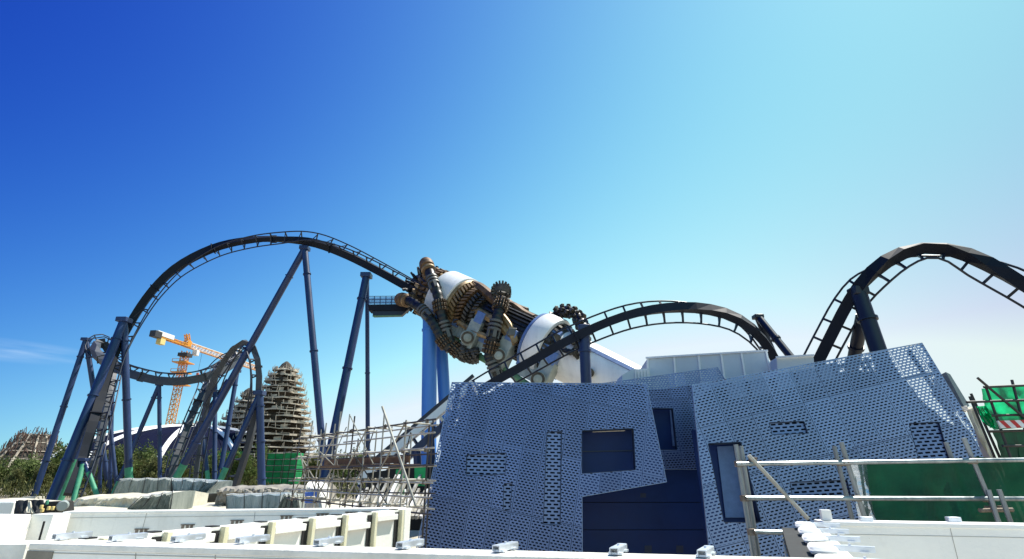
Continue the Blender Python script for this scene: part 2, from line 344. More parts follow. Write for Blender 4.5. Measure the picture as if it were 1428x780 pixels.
# back parapet (grey, in shade) and the framed parapet coming towards us from its right end
bl, br = PZ(88, 714.5, ZT), PZ(566, 709.5, ZT); db = (br - bl).normalized()
back = thing('parapet_wall', 'long plain pale grey parapet beyond the framed white one, in front of the coaster', 'wall', (bl.x, bl.y, FL))
mb, d, n = wall_mb(bl, br, .22, FL - .3, ZT - .02); mb.build('wall_face', M['wallwhite'], back, smooth=False)
q = (bl + br) / 2 + n * .5; q.z = ZT - .008
MB().box(q, db * (br - bl).length / 2, n.normalized() * .117, V((0, 0, .013))).build('coping', M['wallwhite'], back, bevel=.005)
for px in (198, 262, 331, 400, 450, 490):
    f = (px - 88) / (566 - 88); c = bl.lerp(br, f * .97); up = V((0, 0, 1)); mb = MB()
    y0 = {198: 738, 262: 732, 331: 726, 400: 719.5, 450: 716.5, 490: 714.5}[px]
    c = PPL(px, y0, bl, n.normalized()) - n.normalized() * .004
    mb.box(c, db * .075, n.normalized() * .006, up * .006)
    for k in (-.05, 0, .045): mb.box(c + db * k - up * .018, db * .014, n.normalized() * .006, up * .02)
    mb.build('anchor_plate', M['rusty'], back)

def joint(parent, o0, nrm, x0, y0, x1, y1, w=.004):
    p, q = PPL(x0, y0, o0, nrm), PPL(x1, y1, o0, nrm); MB().bar(p - nrm * .001, q - nrm * .001, .004, w, up=(0, 0, 1) if abs(p.z - q.z) < .2 else (q - p).cross(nrm)).build('joint', M['seam'], parent, smooth=False)
nb_ = n.normalized()
joint(back, bl, nb_, 96, 722.5, 520, 717.5); joint(back, bl, nb_, 356, 712, 352, 745); joint(back, bl, nb_, 205, 714, 197, 745)
joint(near, a, nn, 60, 771, 640, 786); joint(near, a, nn, 190, 765, 188, 800); joint(near, a, nn, 301, 768, 299, 800); joint(near, a, nn, 700, 779, 700, 800)
pa, pb = PZ(118, 752.0, ZT), PZ(566, 709.6, ZT); dp = (pb - pa).normalized(); np_ = V((dp.y, -dp.x, 0))
fr = thing('parapet_wall', 'sunlit white parapet framed by cream posts and a rail, running towards the camera', 'wall', (pb.x, pb.y, FL))
core = MB(); L = (pb - pa).length
aa, bb = V((pa.x, pa.y, FL - .2)), V((pb.x, pb.y, FL - .2)); core.prism([aa, bb, bb - np_ * .10, aa - np_ * .10], (0, 0, ZT - FL + .2 - .004))
core.build('wall_face', M['wallwhite'], fr, smooth=False)
postpx = (146, 233, 311, 376, 432, 478, 519, 556)
def on_p(px):    # parameter along the parapet top under a picture column
    dd = raydir(px, 0); dd = V((dd.x, raydir(px, 735).y, 0))
    # intersect ground-plan ray with line pa-pb
    det = dd.x * -dp.y - dd.y * -dp.x; t = (pa.x * -dp.y - pa.y * -dp.x) / det
    return (V((dd.x * t, dd.y * t, 0)) - flat(pa)).dot(dp)
up = V((0, 0, 1))
ss = sorted(on_p(px) for px in postpx)
for i, s_ in enumerate(ss):
    c = pa + dp * s_; zc = (ZT + FL) / 2
    m_ = MB(); q = c + np_ * .028; q.z = zc - .002; m_.box(q, dp * .021, np_ * .027, up * ((ZT - FL) / 2)); m_.build('post', M['cream'], fr, bevel=.004)
    m_ = MB(); q = c + np_ * .004 - dp * .066; q.z = zc - .03; m_.box(q, dp * .034, np_ * .008, up * ((ZT - FL) / 2)); m_.build('open_joint', M['slot'], fr)
    m_ = MB(); q = c - np_ * .05 - dp * .06; q.z = ZT + .001; m_.box(q, dp * .035, np_ * .045, up * .004); m_.build('top_slot', M['slot'], fr)
    if i + 1 < len(ss):
        m_ = MB(); e = pa + dp * (ss[i + 1] - .102); drop = .075 if i % 2 == 0 or i < 4 else .13
        p0 = c + dp * .023 + np_ * .03; p1 = e + np_ * .03; p0.z = p1.z = ZT - drop
        m_.bar(p0, p1, .05, .06); m_.build('rail', M['wallwhite'], fr, bevel=.004)
m_ = MB(); q = pb - np_ * .05 + dp * .02; q.z = (ZT + FL) / 2; m_.box(q, dp * .07, np_ * .075, up * ((ZT - FL) / 2 + .006)); m_.build('end_post', M['wallwhite'], fr, bevel=.02)

# walls at the far left
lw = thing('parapet_wall', 'angular white corner parapet at the lower left with a short leaning slab', 'wall', (PZ(45, 717, ZT).x, PZ(45, 717, ZT).y, FL))
p1, p2, p3 = PZ(45, 717, ZT), PZ(75, 717, ZT), bl
mb, d, n = wall_mb(p1, p2, .24, FL, ZT - .003); mb.build('wall_face', M['wallwhite'], lw, smooth=False)
pq = p2 + (p2 - p3).normalized() * -.0
q0 = PZ(88, 714.5, ZT); w0 = PZ(66, 752, 3.25)
mb = MB(); mb.prism([V((p2.x, p2.y, ZT - .006)), V((q0.x - .01, q0.y, ZT - .006)), V((w0.x, w0.y - .1, FL)), V((p2.x + .02, p2.y - .1, FL))], V((0, .12, 0))); mb.build('corner_fillet', M['wallwhite'], lw, smooth=False)
s0, s1 = PZ(-60, 716, ZT), PZ(45, 717, ZT); e0, e1 = PZ(-60, 762, 3.45), PZ(4, 749, 3.45)
mb = MB(); mb.prism([V((s0.x, s0.y, ZT)), V((s1.x - .004, s1.y, ZT)), V((e1.x, e1.y, 3.45)), V((e0.x, e0.y, 3.45))], (0, 0, -.16)); mb.build('sloping_slab', M['wallwhite'], lw, smooth=False, bevel=.01)
c0, c1 = PZ(-70, 757, ZN - .02), PZ(38, 757, ZN - .02)
mb, d, n = wall_mb(c0, c1, .22, FL, ZN - .03); mb.build('low_return', M['cap'], lw, smooth=False)
m_ = MB(); q = PZ(55, 752, ZT - .12); m_.tube(V((q.x, q.y, ZT - .25)), V((q.x, q.y, ZT + .02)), .008, n=8); m_.build('rebar_pin', M['slot'], lw)
blk = MB(); c = P(0, 707, 9.0); blk.bx(c.x - 1.6, P(18, 707, 9).x, 9, 9.5, 1.5, P(10, 700, 9).z)
tag(blk.build('concrete_block', M['wallwhite'], origin=(c.x, 9, 1.5), bevel=.02, smooth=False), 'plain white block at the left edge beside the black sheeting', 'block')

# right parapet and the clipped wall end coming towards us
ra, rb = PZ(1150, 728.5, ZT), PZ(1428, 733.5, ZT); dr = (rb - ra).normalized(); rb = rb + dr * 2.2
rw = thing('parapet_wall', 'white parapet at the lower right below the green netted scaffold', 'wall', (ra.x, ra.y, FL))
mb, d, n = wall_mb(ra, rb, .26, FL, ZT - .03); nr = n.normalized(); mb.build('wall_face', M['wallwhite'], rw, smooth=False)
joint(rw, ra, nr, 1165, 745, 1428, 750); joint(rw, ra, nr, 1324, 733, 1338, 790)
q = (ra + rb) / 2 + nr * .13; q.z = ZT - .012
MB().box(q, dr * ((rb - ra).length / 2 + .02), nr * .138, up * .018).build('coping', M['wallwhite'], rw, bevel=.006)
for px, py in ((1330, 727), (1208, 726.5)):
    q = PZ(px, py, ZT + .01); MB().box(q + up * .015, dr * .05, nr * .035, up * .02).build('clip', M['zinc'], rw, bevel=.004)
m_ = MB(); q = PZ(1153, 726, ZT + .01); m_.box(q + up * .045, dr * .042, nr * .03, up * .045); m_.build('small_box', M['wallwhite'], rw, bevel=.004)
ea, eb = PZ(1098, 730, ZT), PZ(1128, 800, ZT)
de = (eb - ea).normalized(); ne = V((-de.y, de.x, 0)); ne = ne if ne.x > 0 else -ne
ret = thing('parapet_wall', 'stubby white wall end lined with zinc clips beside the diagonal scaffold brace', 'wall', (ea.x, ea.y, FL))
a0, b0 = V((ea.x, ea.y, FL)), V((eb.x, eb.y, FL))
wv = (ra - ea); wv.z = 0; wv = wv - de * wv.dot(de)
MB().prism([a0, b0, b0 + wv * .9, a0 + wv * .96], (0, 0, ZT - .05 - FL)).build('wall_face', M['wallwhite'], ret, smooth=False)
Le = (eb - ea).length
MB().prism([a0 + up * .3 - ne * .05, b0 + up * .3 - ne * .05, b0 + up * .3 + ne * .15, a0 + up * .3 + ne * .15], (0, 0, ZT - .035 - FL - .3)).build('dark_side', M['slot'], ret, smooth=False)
for k in range(5):
    s_ = Le * (.04 + .2 * k); c = ea + de * s_; c.z = ZT - .05
    m_ = MB(); m_.box(c + ne * .13 + up * .045, de * Le * .045, ne * .075, up * .024); m_.build('end_lump', M['wallwhite'], ret, bevel=.025)
    m_ = MB(); m_.box(c - ne * .03 - up * .13, de * Le * .06, ne * .03, up * .06); m_.build('grey_plate', M['housing'], ret, bevel=.006)
    bracket_mb(c + ne * .27 + de * .02 + up * .035, math.atan2(ne.y, ne.x) - .12, .24).build('clip', M['zinc'], ret)

# ------------------------------------------------------------------ sunlit and shaded scaffolds
def tubes(parent, name, m, segs, r):
    for p0, p1 in segs: MB().tube(p0, p1, r, n=10).build(name, m, parent)
def couplers(parent, pts, s=.05, m='rusty'):
    for p in pts:
        mb = MB(); p = V(p); mb.box(p, V((s, 0, 0)), V((0, s * .7, 0)), V((0, 0, s * .8))); mb.tube(p + V((s * .4, -s * 1.3, 0)), p + V((s * .4, s * 1.3, 0)), s * .25, n=6)
        mb.build('coupler', M[m], parent, bevel=s * .15)
YS = 5.75
sf = thing('tube_scaffold', 'galvanised tube guard scaffold standing behind the white parapet at lower right', 'scaffold', (P(1210, 727, YS).x, YS, 0))
def ext(p, q, z):  # extend p->q down to height z
    d = q - p; return p + d * ((z - p.z) / d.z)
st = []
for (x0, y0, x1, y1, Y) in ((1026, 620, 1050, 772, YS), (1033, 622, 1057, 770, YS + .05), (1163, 622, 1188, 722, YS + .5), (1173, 617, 1207, 726, YS), (1319, 617, 1332, 652, YS + .55), (1344, 611, 1391, 724, YS), (1378, 683, 1392, 728, YS - .12), (1393, 683, 1430, 786, YS - .2)):
    p0, p1 = P(x0, y0, Y), P(x1, y1, Y)
    st.append((p0, ext(p0, p1, 3.0 if Y > YS + .4 else 3.3 if x0 > 1100 else 2.9)))
tubes(sf, 'upright', M['galv'], st, .0228)
le = [(P(1027, 647.5, YS - .05), P(1520, 640, YS - .05)), (P(1040, 695, YS - .05), P(1520, 696, YS - .05)), (P(1052, 742, YS - .05), P(1100, 743, YS - .05))]
tubes(sf, 'ledger', M['galv'], le, .0222)
tubes(sf, 'brace', M['oldtube'], [(P(1044, 635, YS - .12), P(1127, 724, YS - .12))], .019)
couplers(sf, [P(x, y, YS - .03) for x, y in ((1030, 647), (1038, 695), (1048, 742), (1178, 645), (1194, 695), (1172, 646), (1356, 643), (1377, 696), (1381, 710), (1399, 710), (1050, 642))], .036)
tubes(sf, 'coupler_bar', M['rusty'], [(P(1366, 712, YS - .1), P(1412, 711, YS - .1))], .02)

def cloth(parent_or_none, name, m, corners, nu, nv, amp, seed, sag=0, origin=None, fold=3.0):
    """hanging sheet from four corners tl,tr,br,bl with folds pushed along its normal"""
    tl, tr, br_, bl_ = corners; n = (tr - tl).cross(bl_ - tl).normalized(); mb = MB(); vs = []
    for j in range(nv + 1):
        for i in range(nu + 1):
            u, v = i / nu, j / nv; p = tl.lerp(tr, u).lerp(bl_.lerp(br_, u), v)
            h = noise.noise(V((u * fold * 2.2 + seed, v * fold * .5, seed))) + .5 * noise.noise(V((u * fold * 6 + seed, v * fold * 1.3, seed + 5)))
            p = p + n * amp * h * (.3 + v * .7)
            sg = sag * abs(math.sin(u * math.pi * 2)) * (1 - v)
            p.z -= sg; vs.append(p)
    fs = [(j * (nu + 1) + i, j * (nu + 1) + i + 1, (j + 1) * (nu + 1) + i + 1, (j + 1) * (nu + 1) + i) for j in range(nv) for i in range(nu)]
    mb.add(vs, fs); return mb.build(name, m, parent_or_none, origin=origin, angle=80)
YN = 6.15
tag(cloth(None, 'safety_net', M['netdark'], (P(1208, 640, YN), P(1520, 634, YN), P(1520, 745, YN), P(1226, 742, YN)), 60, 16, .07, 2.3, sag=.05, origin=P(1226, 742, YN)),
    'dark green safety net hung along the front guard scaffold', 'net')
tag(cloth(None, 'foil_sheet', M['foil'], (P(1186, 647, YN + .1), P(1209, 646, YN + .1), P(1224, 742, YN + .1), P(1200, 742, YN + .1)), 10, 16, .045, 8.1, origin=P(1200, 742, YN)),
    'crumpled silver foil sheet beside the green net', 'sheet')
# debris behind the net
hp = MB()
for k in range(26):
    c = V((rnd.uniform(4.2, 8.6), rnd.uniform(7.2, 8.2), 0)); h = 3.2 + 1.35 * abs(noise.noise(c * .7)) ; s_ = rnd.uniform(.2, .5)
    hp.lathe(V((c.x, c.y, 0)), (rnd.uniform(-.1, .1), 0, 1), [(0, s_ * 1.2), (h * .6, s_), (h * rnd.uniform(.8, 1), s_ * .3)], n=7)
tag(hp.build('timber_pile', M['plank'], origin=(6, 7.7, 0), smooth=False), 'brown upright timber bundle showing dimly through the dark green net', 'timber')

# right-hand background scaffold with bright green netting and a striped board
YR = 13.0
rs = thing('tube_scaffold', 'dark tube scaffold wrapped in bright green net at the right edge', 'scaffold', (P(1400, 640, YR).x, YR, 0))
seg = []
for x0, y0, x1, y1, Y in ((1375, 540, 1410, 640, YR), (1411, 530, 1440, 640, YR), (1354, 549, 1395, 640, YR + .4), (1352, 553, 1388, 640, YR + 1.2), (1460, 525, 1488, 640, YR), (1437, 535, 1470, 640, YR + 1.3)):
    p0, p1 = P(x0, y0, Y), P(x1, y1, Y); seg.append((p0, ext(p0, p1, 0)))
tubes(rs, 'upright', M['darktube'], seg, .03)
tubes(rs, 'ledger', M['darktube'], [(P(1372, 540, YR - .06), P(1500, 535, YR - .06)), (P(1348, 561, YR - .06), P(1500, 556, YR - .06)), (P(1368, 580, YR - .06), P(1500, 577, YR - .06)), (P(1378, 602, YR - .06), P(1500, 599, YR - .06)), (P(1398, 622, YR - .06), P(1500, 622, YR - .06))], .03)
tubes(rs, 'brace', M['darktube'], [(P(1363, 527, YR - .13), P(1470, 618, YR - .13))], .03)
def netc(name, cs, m, seed, lab, amp=.15):
    pts = [P(*c) for c in cs]; o = cloth(None, name, m, pts, 40, 24, amp * 1.6, seed, origin=pts[3], fold=5); tag(o, lab, 'net'); return o
netc('safety_net', ((1369, 542, YR + .1), (1520, 534, YR + .1), (1520, 590, YR + .1), (1384, 600, YR + .1)), M['netlite'], 4.2, 'bright green net on the scaffold at the right edge above the striped board')
netc('safety_net', ((1362, 567, YR - .2), (1375, 566, YR - .2), (1389, 597, YR - .2), (1378, 597, YR - .2)), M['netlite'], 1.2, 'narrow strip of bright green net hanging at the scaffold corner', .08)
netc('safety_net', ((1386, 601, YR + .15), (1520, 598, YR + .15), (1520, 690, YR + .15), (1400, 690, YR + .15)), M['netdark'], 6.7, 'dark green net below the striped board at the right edge')
bd = thing('barrier_board', 'red and white striped barrier board on the right-hand scaffold', 'barrier', P(1400, 598, YR - .25))
A0, A1, B0, B1 = P(1391, 587, YR - .25), P(1480, 584, YR - .25), P(1396, 597.5, YR - .25), P(1484, 595, YR - .25)
MB().prism([A0, A1, B1, B0], (0, .04, 0)).build('board', M['wht'], bd, smooth=False)
for k in range(6):
    u0, u1 = k / 6 + .02, k / 6 + .095
    mb = MB(); off = V((0, -.006, 0)); t0, t1 = A0.lerp(A1, u0) + off, A0.lerp(A1, u1) + off; q0, q1 = B0.lerp(B1, u0 + .07) + off, B0.lerp(B1, u1 + .07) + off
    mb.prism([t0, t1, q1, q0], (0, .004, 0)); mb.build('red_stripe', M['red'], bd, smooth=False)
tag(cloth(None, 'dust_sheet', M['sheet'], (P(1348, 572, 17), P(1362, 570, 17), P(1392, 655, 17), P(1376, 655, 17)), 8, 22, .35, 3.3, origin=P(1376, 655, 17), fold=2),
    'beige dust sheet draped down the edge of the perforated facade', 'sheet')
tag(cloth(None, 'dust_sheet', M['sheet'], (P(1341, 566, 17.2), P(1358, 568, 17.2), P(1360, 574, 17), P(1345, 573, 17)), 8, 6, .25, 6.1, origin=P(1345, 573, 17), fold=2),
    'small rolled pale sheet caught on top of the scaffold corner beside the facade', 'sheet')

# ------------------------------------------------------------------ building with the perforated screens
perfL = perf_mat('perforated_sheet_left', .15, .098, .10, .05, .78, 2.3, (0.12, 0.172, 0.345), (0.178, 0.236, 0.425))
perfR = perf_mat('perforated_sheet_right', .165, .104, .108, .046, 1.02, 1.95, (0.205, 0.262, 0.43), (0.27, 0.335, 0.51))
coarse = perf_mat('coarse_perforated_sheet', .26, .125, .18, .062, 0, 0, (0.15, 0.21, 0.38), (0.21, 0.27, 0.46))
bld = thing('exhibition_building', 'angular building clad in blue perforated metal screens with dark door and windows', 'building', (4, 22, 0))
def inside(p, poly):
    c = False; n = len(poly)
    for i in range(n):
        a, b = poly[i], poly[i - 1]
        if (a[1] > p[1]) != (b[1] > p[1]) and p[0] < (b[0] - a[0]) * (p[1] - a[1]) / (b[1] - a[1]) + a[0]: c = not c
    return c
def plane(Y, lean, yaw=0):   # plane through (x, Y, 2.4): leaning back by lean (rise/run), turned by yaw degrees
    n = V((math.sin(R(yaw)), -math.cos(R(yaw)), lean)).normalized(); p0 = V((1.5, Y, 2.4))
    uu = V((0, 0, 1)).cross(n).normalized(); uu = uu if uu.x > 0 else -uu; vv = n.cross(uu); vv = vv if vv.z > 0 else -vv
    return p0, n, uu, vv
def screen(name, pl, outline, holes, m, rot, depth, parent, edge='alu_edge', labels=None):
    p0, n, uu, vv = pl
    pts3 = [PPL(x, y, p0, n) for x, y in outline]; hol3 = [[PPL(x, y, p0, n) for x, y in h] for h in holes]
    to2 = lambda p: V(((p - p0).dot(uu), (p - p0).dot(vv)))
    v2 = []; edges = []; rings = []
    for ring in [pts3] + hol3:
        b = len(v2); r2 = [to2(p) for p in ring]; v2 += r2; edges += [(b + i, b + (i + 1) % len(ring)) for i in range(len(ring))]; rings.append(r2)
    ov, oe, of, *_ = delaunay_2d_cdt(v2, edges, [], 0, 1e-5)
    mb = MB(); cr, sr = math.cos(R(rot)), math.sin(R(rot)); fs = []
    for f in of:
        c = sum((ov[i] for i in f), V((0, 0))) / len(f)
        if inside(c, rings[0]) and not any(inside(c, r) for r in rings[1:]): fs.append(tuple(f))
    mb.v = [p0 + uu * q.x + vv * q.y for q in ov]; mb.f = fs
    mb.uv = [(ov[i].x * cr + ov[i].y * sr, -ov[i].x * sr + ov[i].y * cr) for f in fs for i in f]
    o = mb.build(name, m, parent, smooth=False)
    for k, ring in enumerate([pts3] + hol3):       # folded returns round the outline and the openings
        e = MB(); dd = -n * (depth if k == 0 else depth * 2.2); t = .012 if k == 0 else .022; cen = sum(ring, V()) / len(ring)
        for i in range(len(ring)):
            p, q = ring[i], ring[(i + 1) % len(ring)]; d = (q - p).normalized(); inn = n.cross(d)
            if inn.dot(cen - p) < 0: inn = -inn
            if k: inn = -inn
            e.prism([p + n * .004, q + n * .004, q + n * .004 + inn * t, p + n * .004 + inn * t], dd)
        e.build('folded_edge' if k == 0 else 'opening_reveal', M[edge if k == 0 else 'wall_navy'], o, smooth=False)
    return o
def inset(scr, pl, quad, rot, m=coarse):
    p0, n, uu, vv = pl; p0 = p0 - n * .07
    pts = [PPL(x, y, p0, n) for x, y in quad]; mb = MB(); mb.add(pts, [tuple(range(len(pts)))])
    cr, sr = math.cos(R(rot)), math.sin(R(rot))
    q2 = [((p - p0).dot(uu), (p - p0).dot(vv)) for p in pts]
    mb.uv = [(a * cr + b * sr, -a * sr + b * cr) for a, b in q2]
    mb.build('coarse_inset', m, scr, smooth=False)
LOW = 815
plL, plM, plR = plane(21.5, .10, 0), plane(25.0, .05, 0), plane(20.5, .14, -4)
winL = [(812, 601), (883, 598), (886, 655), (812, 660)]
insL = [[(651, 635), (706, 632), (704, 661), (650, 663)], [(763, 603), (783, 602), (781, 732), (758, 731)], [(703, 675), (714, 674), (711, 711), (702, 712)]]
sL = screen('perforated_screen', plL, [(630, 533), (902, 535), (930, 672.5), (812, 693), (813, LOW), (569, LOW)], [winL] + insL, perfL, -11, .14, bld)
for q in insL: inset(sL, plL, q, -2)
winR = [(988, 619), (1033, 617), (1061, 728), (1010, 728)]
insR = [[(1073, 590), (1121, 588), (1126, 604), (1077, 606)], [(1102, 673), (1181, 670), (1186, 690), (1105, 691)], [(1268, 591), (1309, 589), (1324, 641), (1282, 642)]]
sR = screen('perforated_screen', plR, [(965, 537), (1286, 478), (1345, 575), (1408, 690), (1470, LOW), (994, LOW)], [winR] + insR, perfR, 13, .14, bld)
for q in insR: inset(sR, plR, q, 4)
winM = [(908, 570), (938, 570), (944, 627), (908, 627)]
sM = screen('perforated_screen', plM, [(800, 540), (1001, 512), (1012, 530), (1016, 655), (800, 655)], [winM], perfL, 3, .12, bld)
def quadpts(pl, off, pts): p0, n, uu, vv = pl; return [PPL(x, y, p0 - n * off, n) for x, y in pts]
def slab(name, pl, off, pts, th, m, parent, smooth=False): 
    mb = MB(); mb.prism(quadpts(pl, off, pts), -pl[1] * th); return mb.build(name, M[m], parent, smooth=smooth)
# solid cladding behind the screens, its top kept lower so the sky shows through the highest rows
slab('backing_wall', plL, .55, [(572, LOW), (612, 640), (648, 566), (668, 552), (720, 536), (898, 537), (905, 590), (890, 596), (806, 598), (806, LOW)], .2, 'backing', bld)
for x0, y0, x1, y1 in ((640, 536, 596, 800), (656, 536, 622, 700), (676, 536, 660, 570), (690, 545, 712, 536), (630, 560, 680, 556), (624, 600, 660, 590), (616, 640, 650, 636)):
    p = quadpts(plL, .35, [(x0, y0), (x1, y1)]); MB().bar(p[0], p[1], .16, .16).build('screen_post', M['backing'], bld, smooth=False)
slab('window_back', plL, 1.1, [(796, 585), (905, 582), (930, 672), (800, 690)], .1, 'door', bld)
slab('window_rail', plL, 1.04, [(806, 629), (900, 627.5), (900, 629), (806, 630.5)], .03, 'wall_navy', bld)
lf = MB(); p = quadpts(plL, .7, [(826, 601), (871, 599.5)]); lf.bar(p[0], p[1], .18, .10); lf.build('roller_box', M['lampw'], bld, bevel=.02)
slab('backing_wall', plR, .5, [(975, 556), (988, 543), (1160, 510), (1168, 520), (1238, 517), (1262, 528), (1282, 556), (1322, 590), (1352, 600), (1400, 690), (1450, LOW), (1070, LOW), (1040, 605), (985, 605), (975, 600)], .2, 'backing', bld)
for x0, y0, x1, y1 in ((1160, 508, 1180, 550), (1198, 501, 1214, 530), (1206, 499, 1222, 530), (1226, 495, 1246, 530), (1234, 493, 1256, 530), (1266, 488, 1340, 600), (1296, 506, 1350, 590), (1170, 512, 1230, 500), (1180, 500, 1200, 522), (1300, 545, 1345, 600), (1262, 528, 1302, 521)):
    p = quadpts(plR, .3, [(x0, y0), (x1, y1)]); MB().bar(p[0], p[1], .14, .14).build('screen_post', M['wall_navy'], bld, smooth=False)
for k, (x0, y0) in enumerate(((1012, 546), (1044, 540), (1080, 532), (1110, 526), (1142, 519))):
    slab('pale_lining', plR, .28, [(x0, y0 - 9), (x0 + 25, y0 - 14), (x0 + 32, y0 + 7), (x0 + 6, y0 + 12)], .03, 'alu_edge', bld)
# deep window in the right screen: pale leaf inside a dark reveal
slab('window_back', plR, .95, [(965, 600), (1060, 598), (1095, 745), (985, 745)], .1, 'door', bld)
wl = slab('window_leaf', plR, .86, [(1000, 623), (1022, 622), (1040, 722), (1012, 722)], .05, 'blue_plate', bld)
slab('side_fin', plR, .35, [(1319, 519), (1325, 522), (1352, 566), (1346, 570)], .9, 'housing', bld)
# middle recess and the tall navy door
slab('backing_wall', plM, .5, [(800, 556), (1000, 534), (1020, 534), (1020, 658), (800, 658)], .2, 'backing', bld)
slab('window_back', plM, .44, [(895, 560), (950, 560), (955, 640), (895, 640)], .1, 'door', bld)
slab('window_leaf', plM, .34, [(934, 572), (940, 572), (943, 622), (938, 622)], .05, 'blue_plate', bld)
dr_ = MB()
door = None
for k, (y0, y1) in enumerate(((655.5, 700.3), (701.2, 738.6), (739.5, 830))):
    s_ = slab('door_panel', plM, .28, [(790, y0), (1020, y0), (1020, y1), (790, y1)], .08, 'door', bld)
for x0, x1 in ((858, 868), (899, 909), (943, 953)):
    slab('floor_hatch', plM, .268, [(x0, 761), (x1, 761), (x1, 771), (x0, 771)], .02, 'wall_navy', bld)
slab('floor_hatch', plM, .268, [(893, 688), (901, 688), (901, 694), (893, 694)], .02, 'wall_navy', bld)
slab('door_backing', plM, .42, [(780, 650), (1030, 650), (1030, 840), (780, 840)], .15, 'slot', bld)
# mass of the building behind
zt = P(700, 560, 24).z
b_ = MB(); b_.bx(P(690, 700, 24).x, P(1290, 700, 24).x, 26.2, 36, 0, P(700, 570, 26.2).z); b_.build('body_block', M['wall_navy'], bld, smooth=False)
b_ = MB(); b_.bx(P(614, 700, 23).x, P(690, 700, 24).x - .02, 24.2, 34, 0, 4.6); b_.build('side_block', M['slot'], bld, smooth=False)
# pale rooftop boxes
rx = thing('rooftop_box', 'pale grey panelled rooftop enclosure rising behind the middle screen', 'roof unit', P(985, 525, 29))
A0, A1 = P(903, 500, 29), P(1068, 490, 27); dd = (A1 - A0).normalized()
MB().prism([A0, A1, P(1082, 560, 27), P(904, 560, 29)], (0.3, 3, 0)).build('panel_box', M['pale_panel'], rx, smooth=False)
for fx in (0, .235, .445, .635, .80, 1):
    t_, bt = A0.lerp(A1, fx), P(904, 560, 29).lerp(P(1082, 560, 27), fx); MB().bar(t_ + V((0, -.03, 0)), bt + V((0, -.03, 0)), .10, .06, up=(0, 1, 0)).build('joint_cover', M['rib'], rx, smooth=False)
MB().bar(A0 + V((-.1, -.02, .02)), A1 + V((.1, -.02, .02)), .16, .09).build('top_trim', M['rib'], rx, smooth=False)
r2 = thing('rooftop_box', 'small low pale rooftop box at the foot of the right arch', 'roof unit', P(1110, 515, 26))
MB().prism([P(1083, 499, 26), P(1134, 496, 25.5), P(1140, 540, 25.5), P(1086, 540, 26)], (0.2, 2, 0)).build('box', M['pale_panel'], r2, smooth=False)
MB().bar(P(1082, 498.5, 25.9), P(1135, 495.5, 25.4), .12, .08).build('top_trim', M['rib'], r2, smooth=False)
r3 = thing('roof_louvre', 'pale slatted roof vent beside the tail of the white tube', 'vent', P(888, 530, 28))
MB().prism([P(868, 523, 28), P(882, 515, 28), P(906, 514, 28), P(908, 545, 28), P(866, 545, 28)], (0, 1.5, 0)).build('housing', M['pale_panel'], r3, smooth=False)
for k in range(5):
    x = 886 + k * 4.3; MB().bar(P(x, 516, 27.93), P(x + .8, 540, 27.93), .05, .05).build('slat', M['rib'], r3, smooth=False)

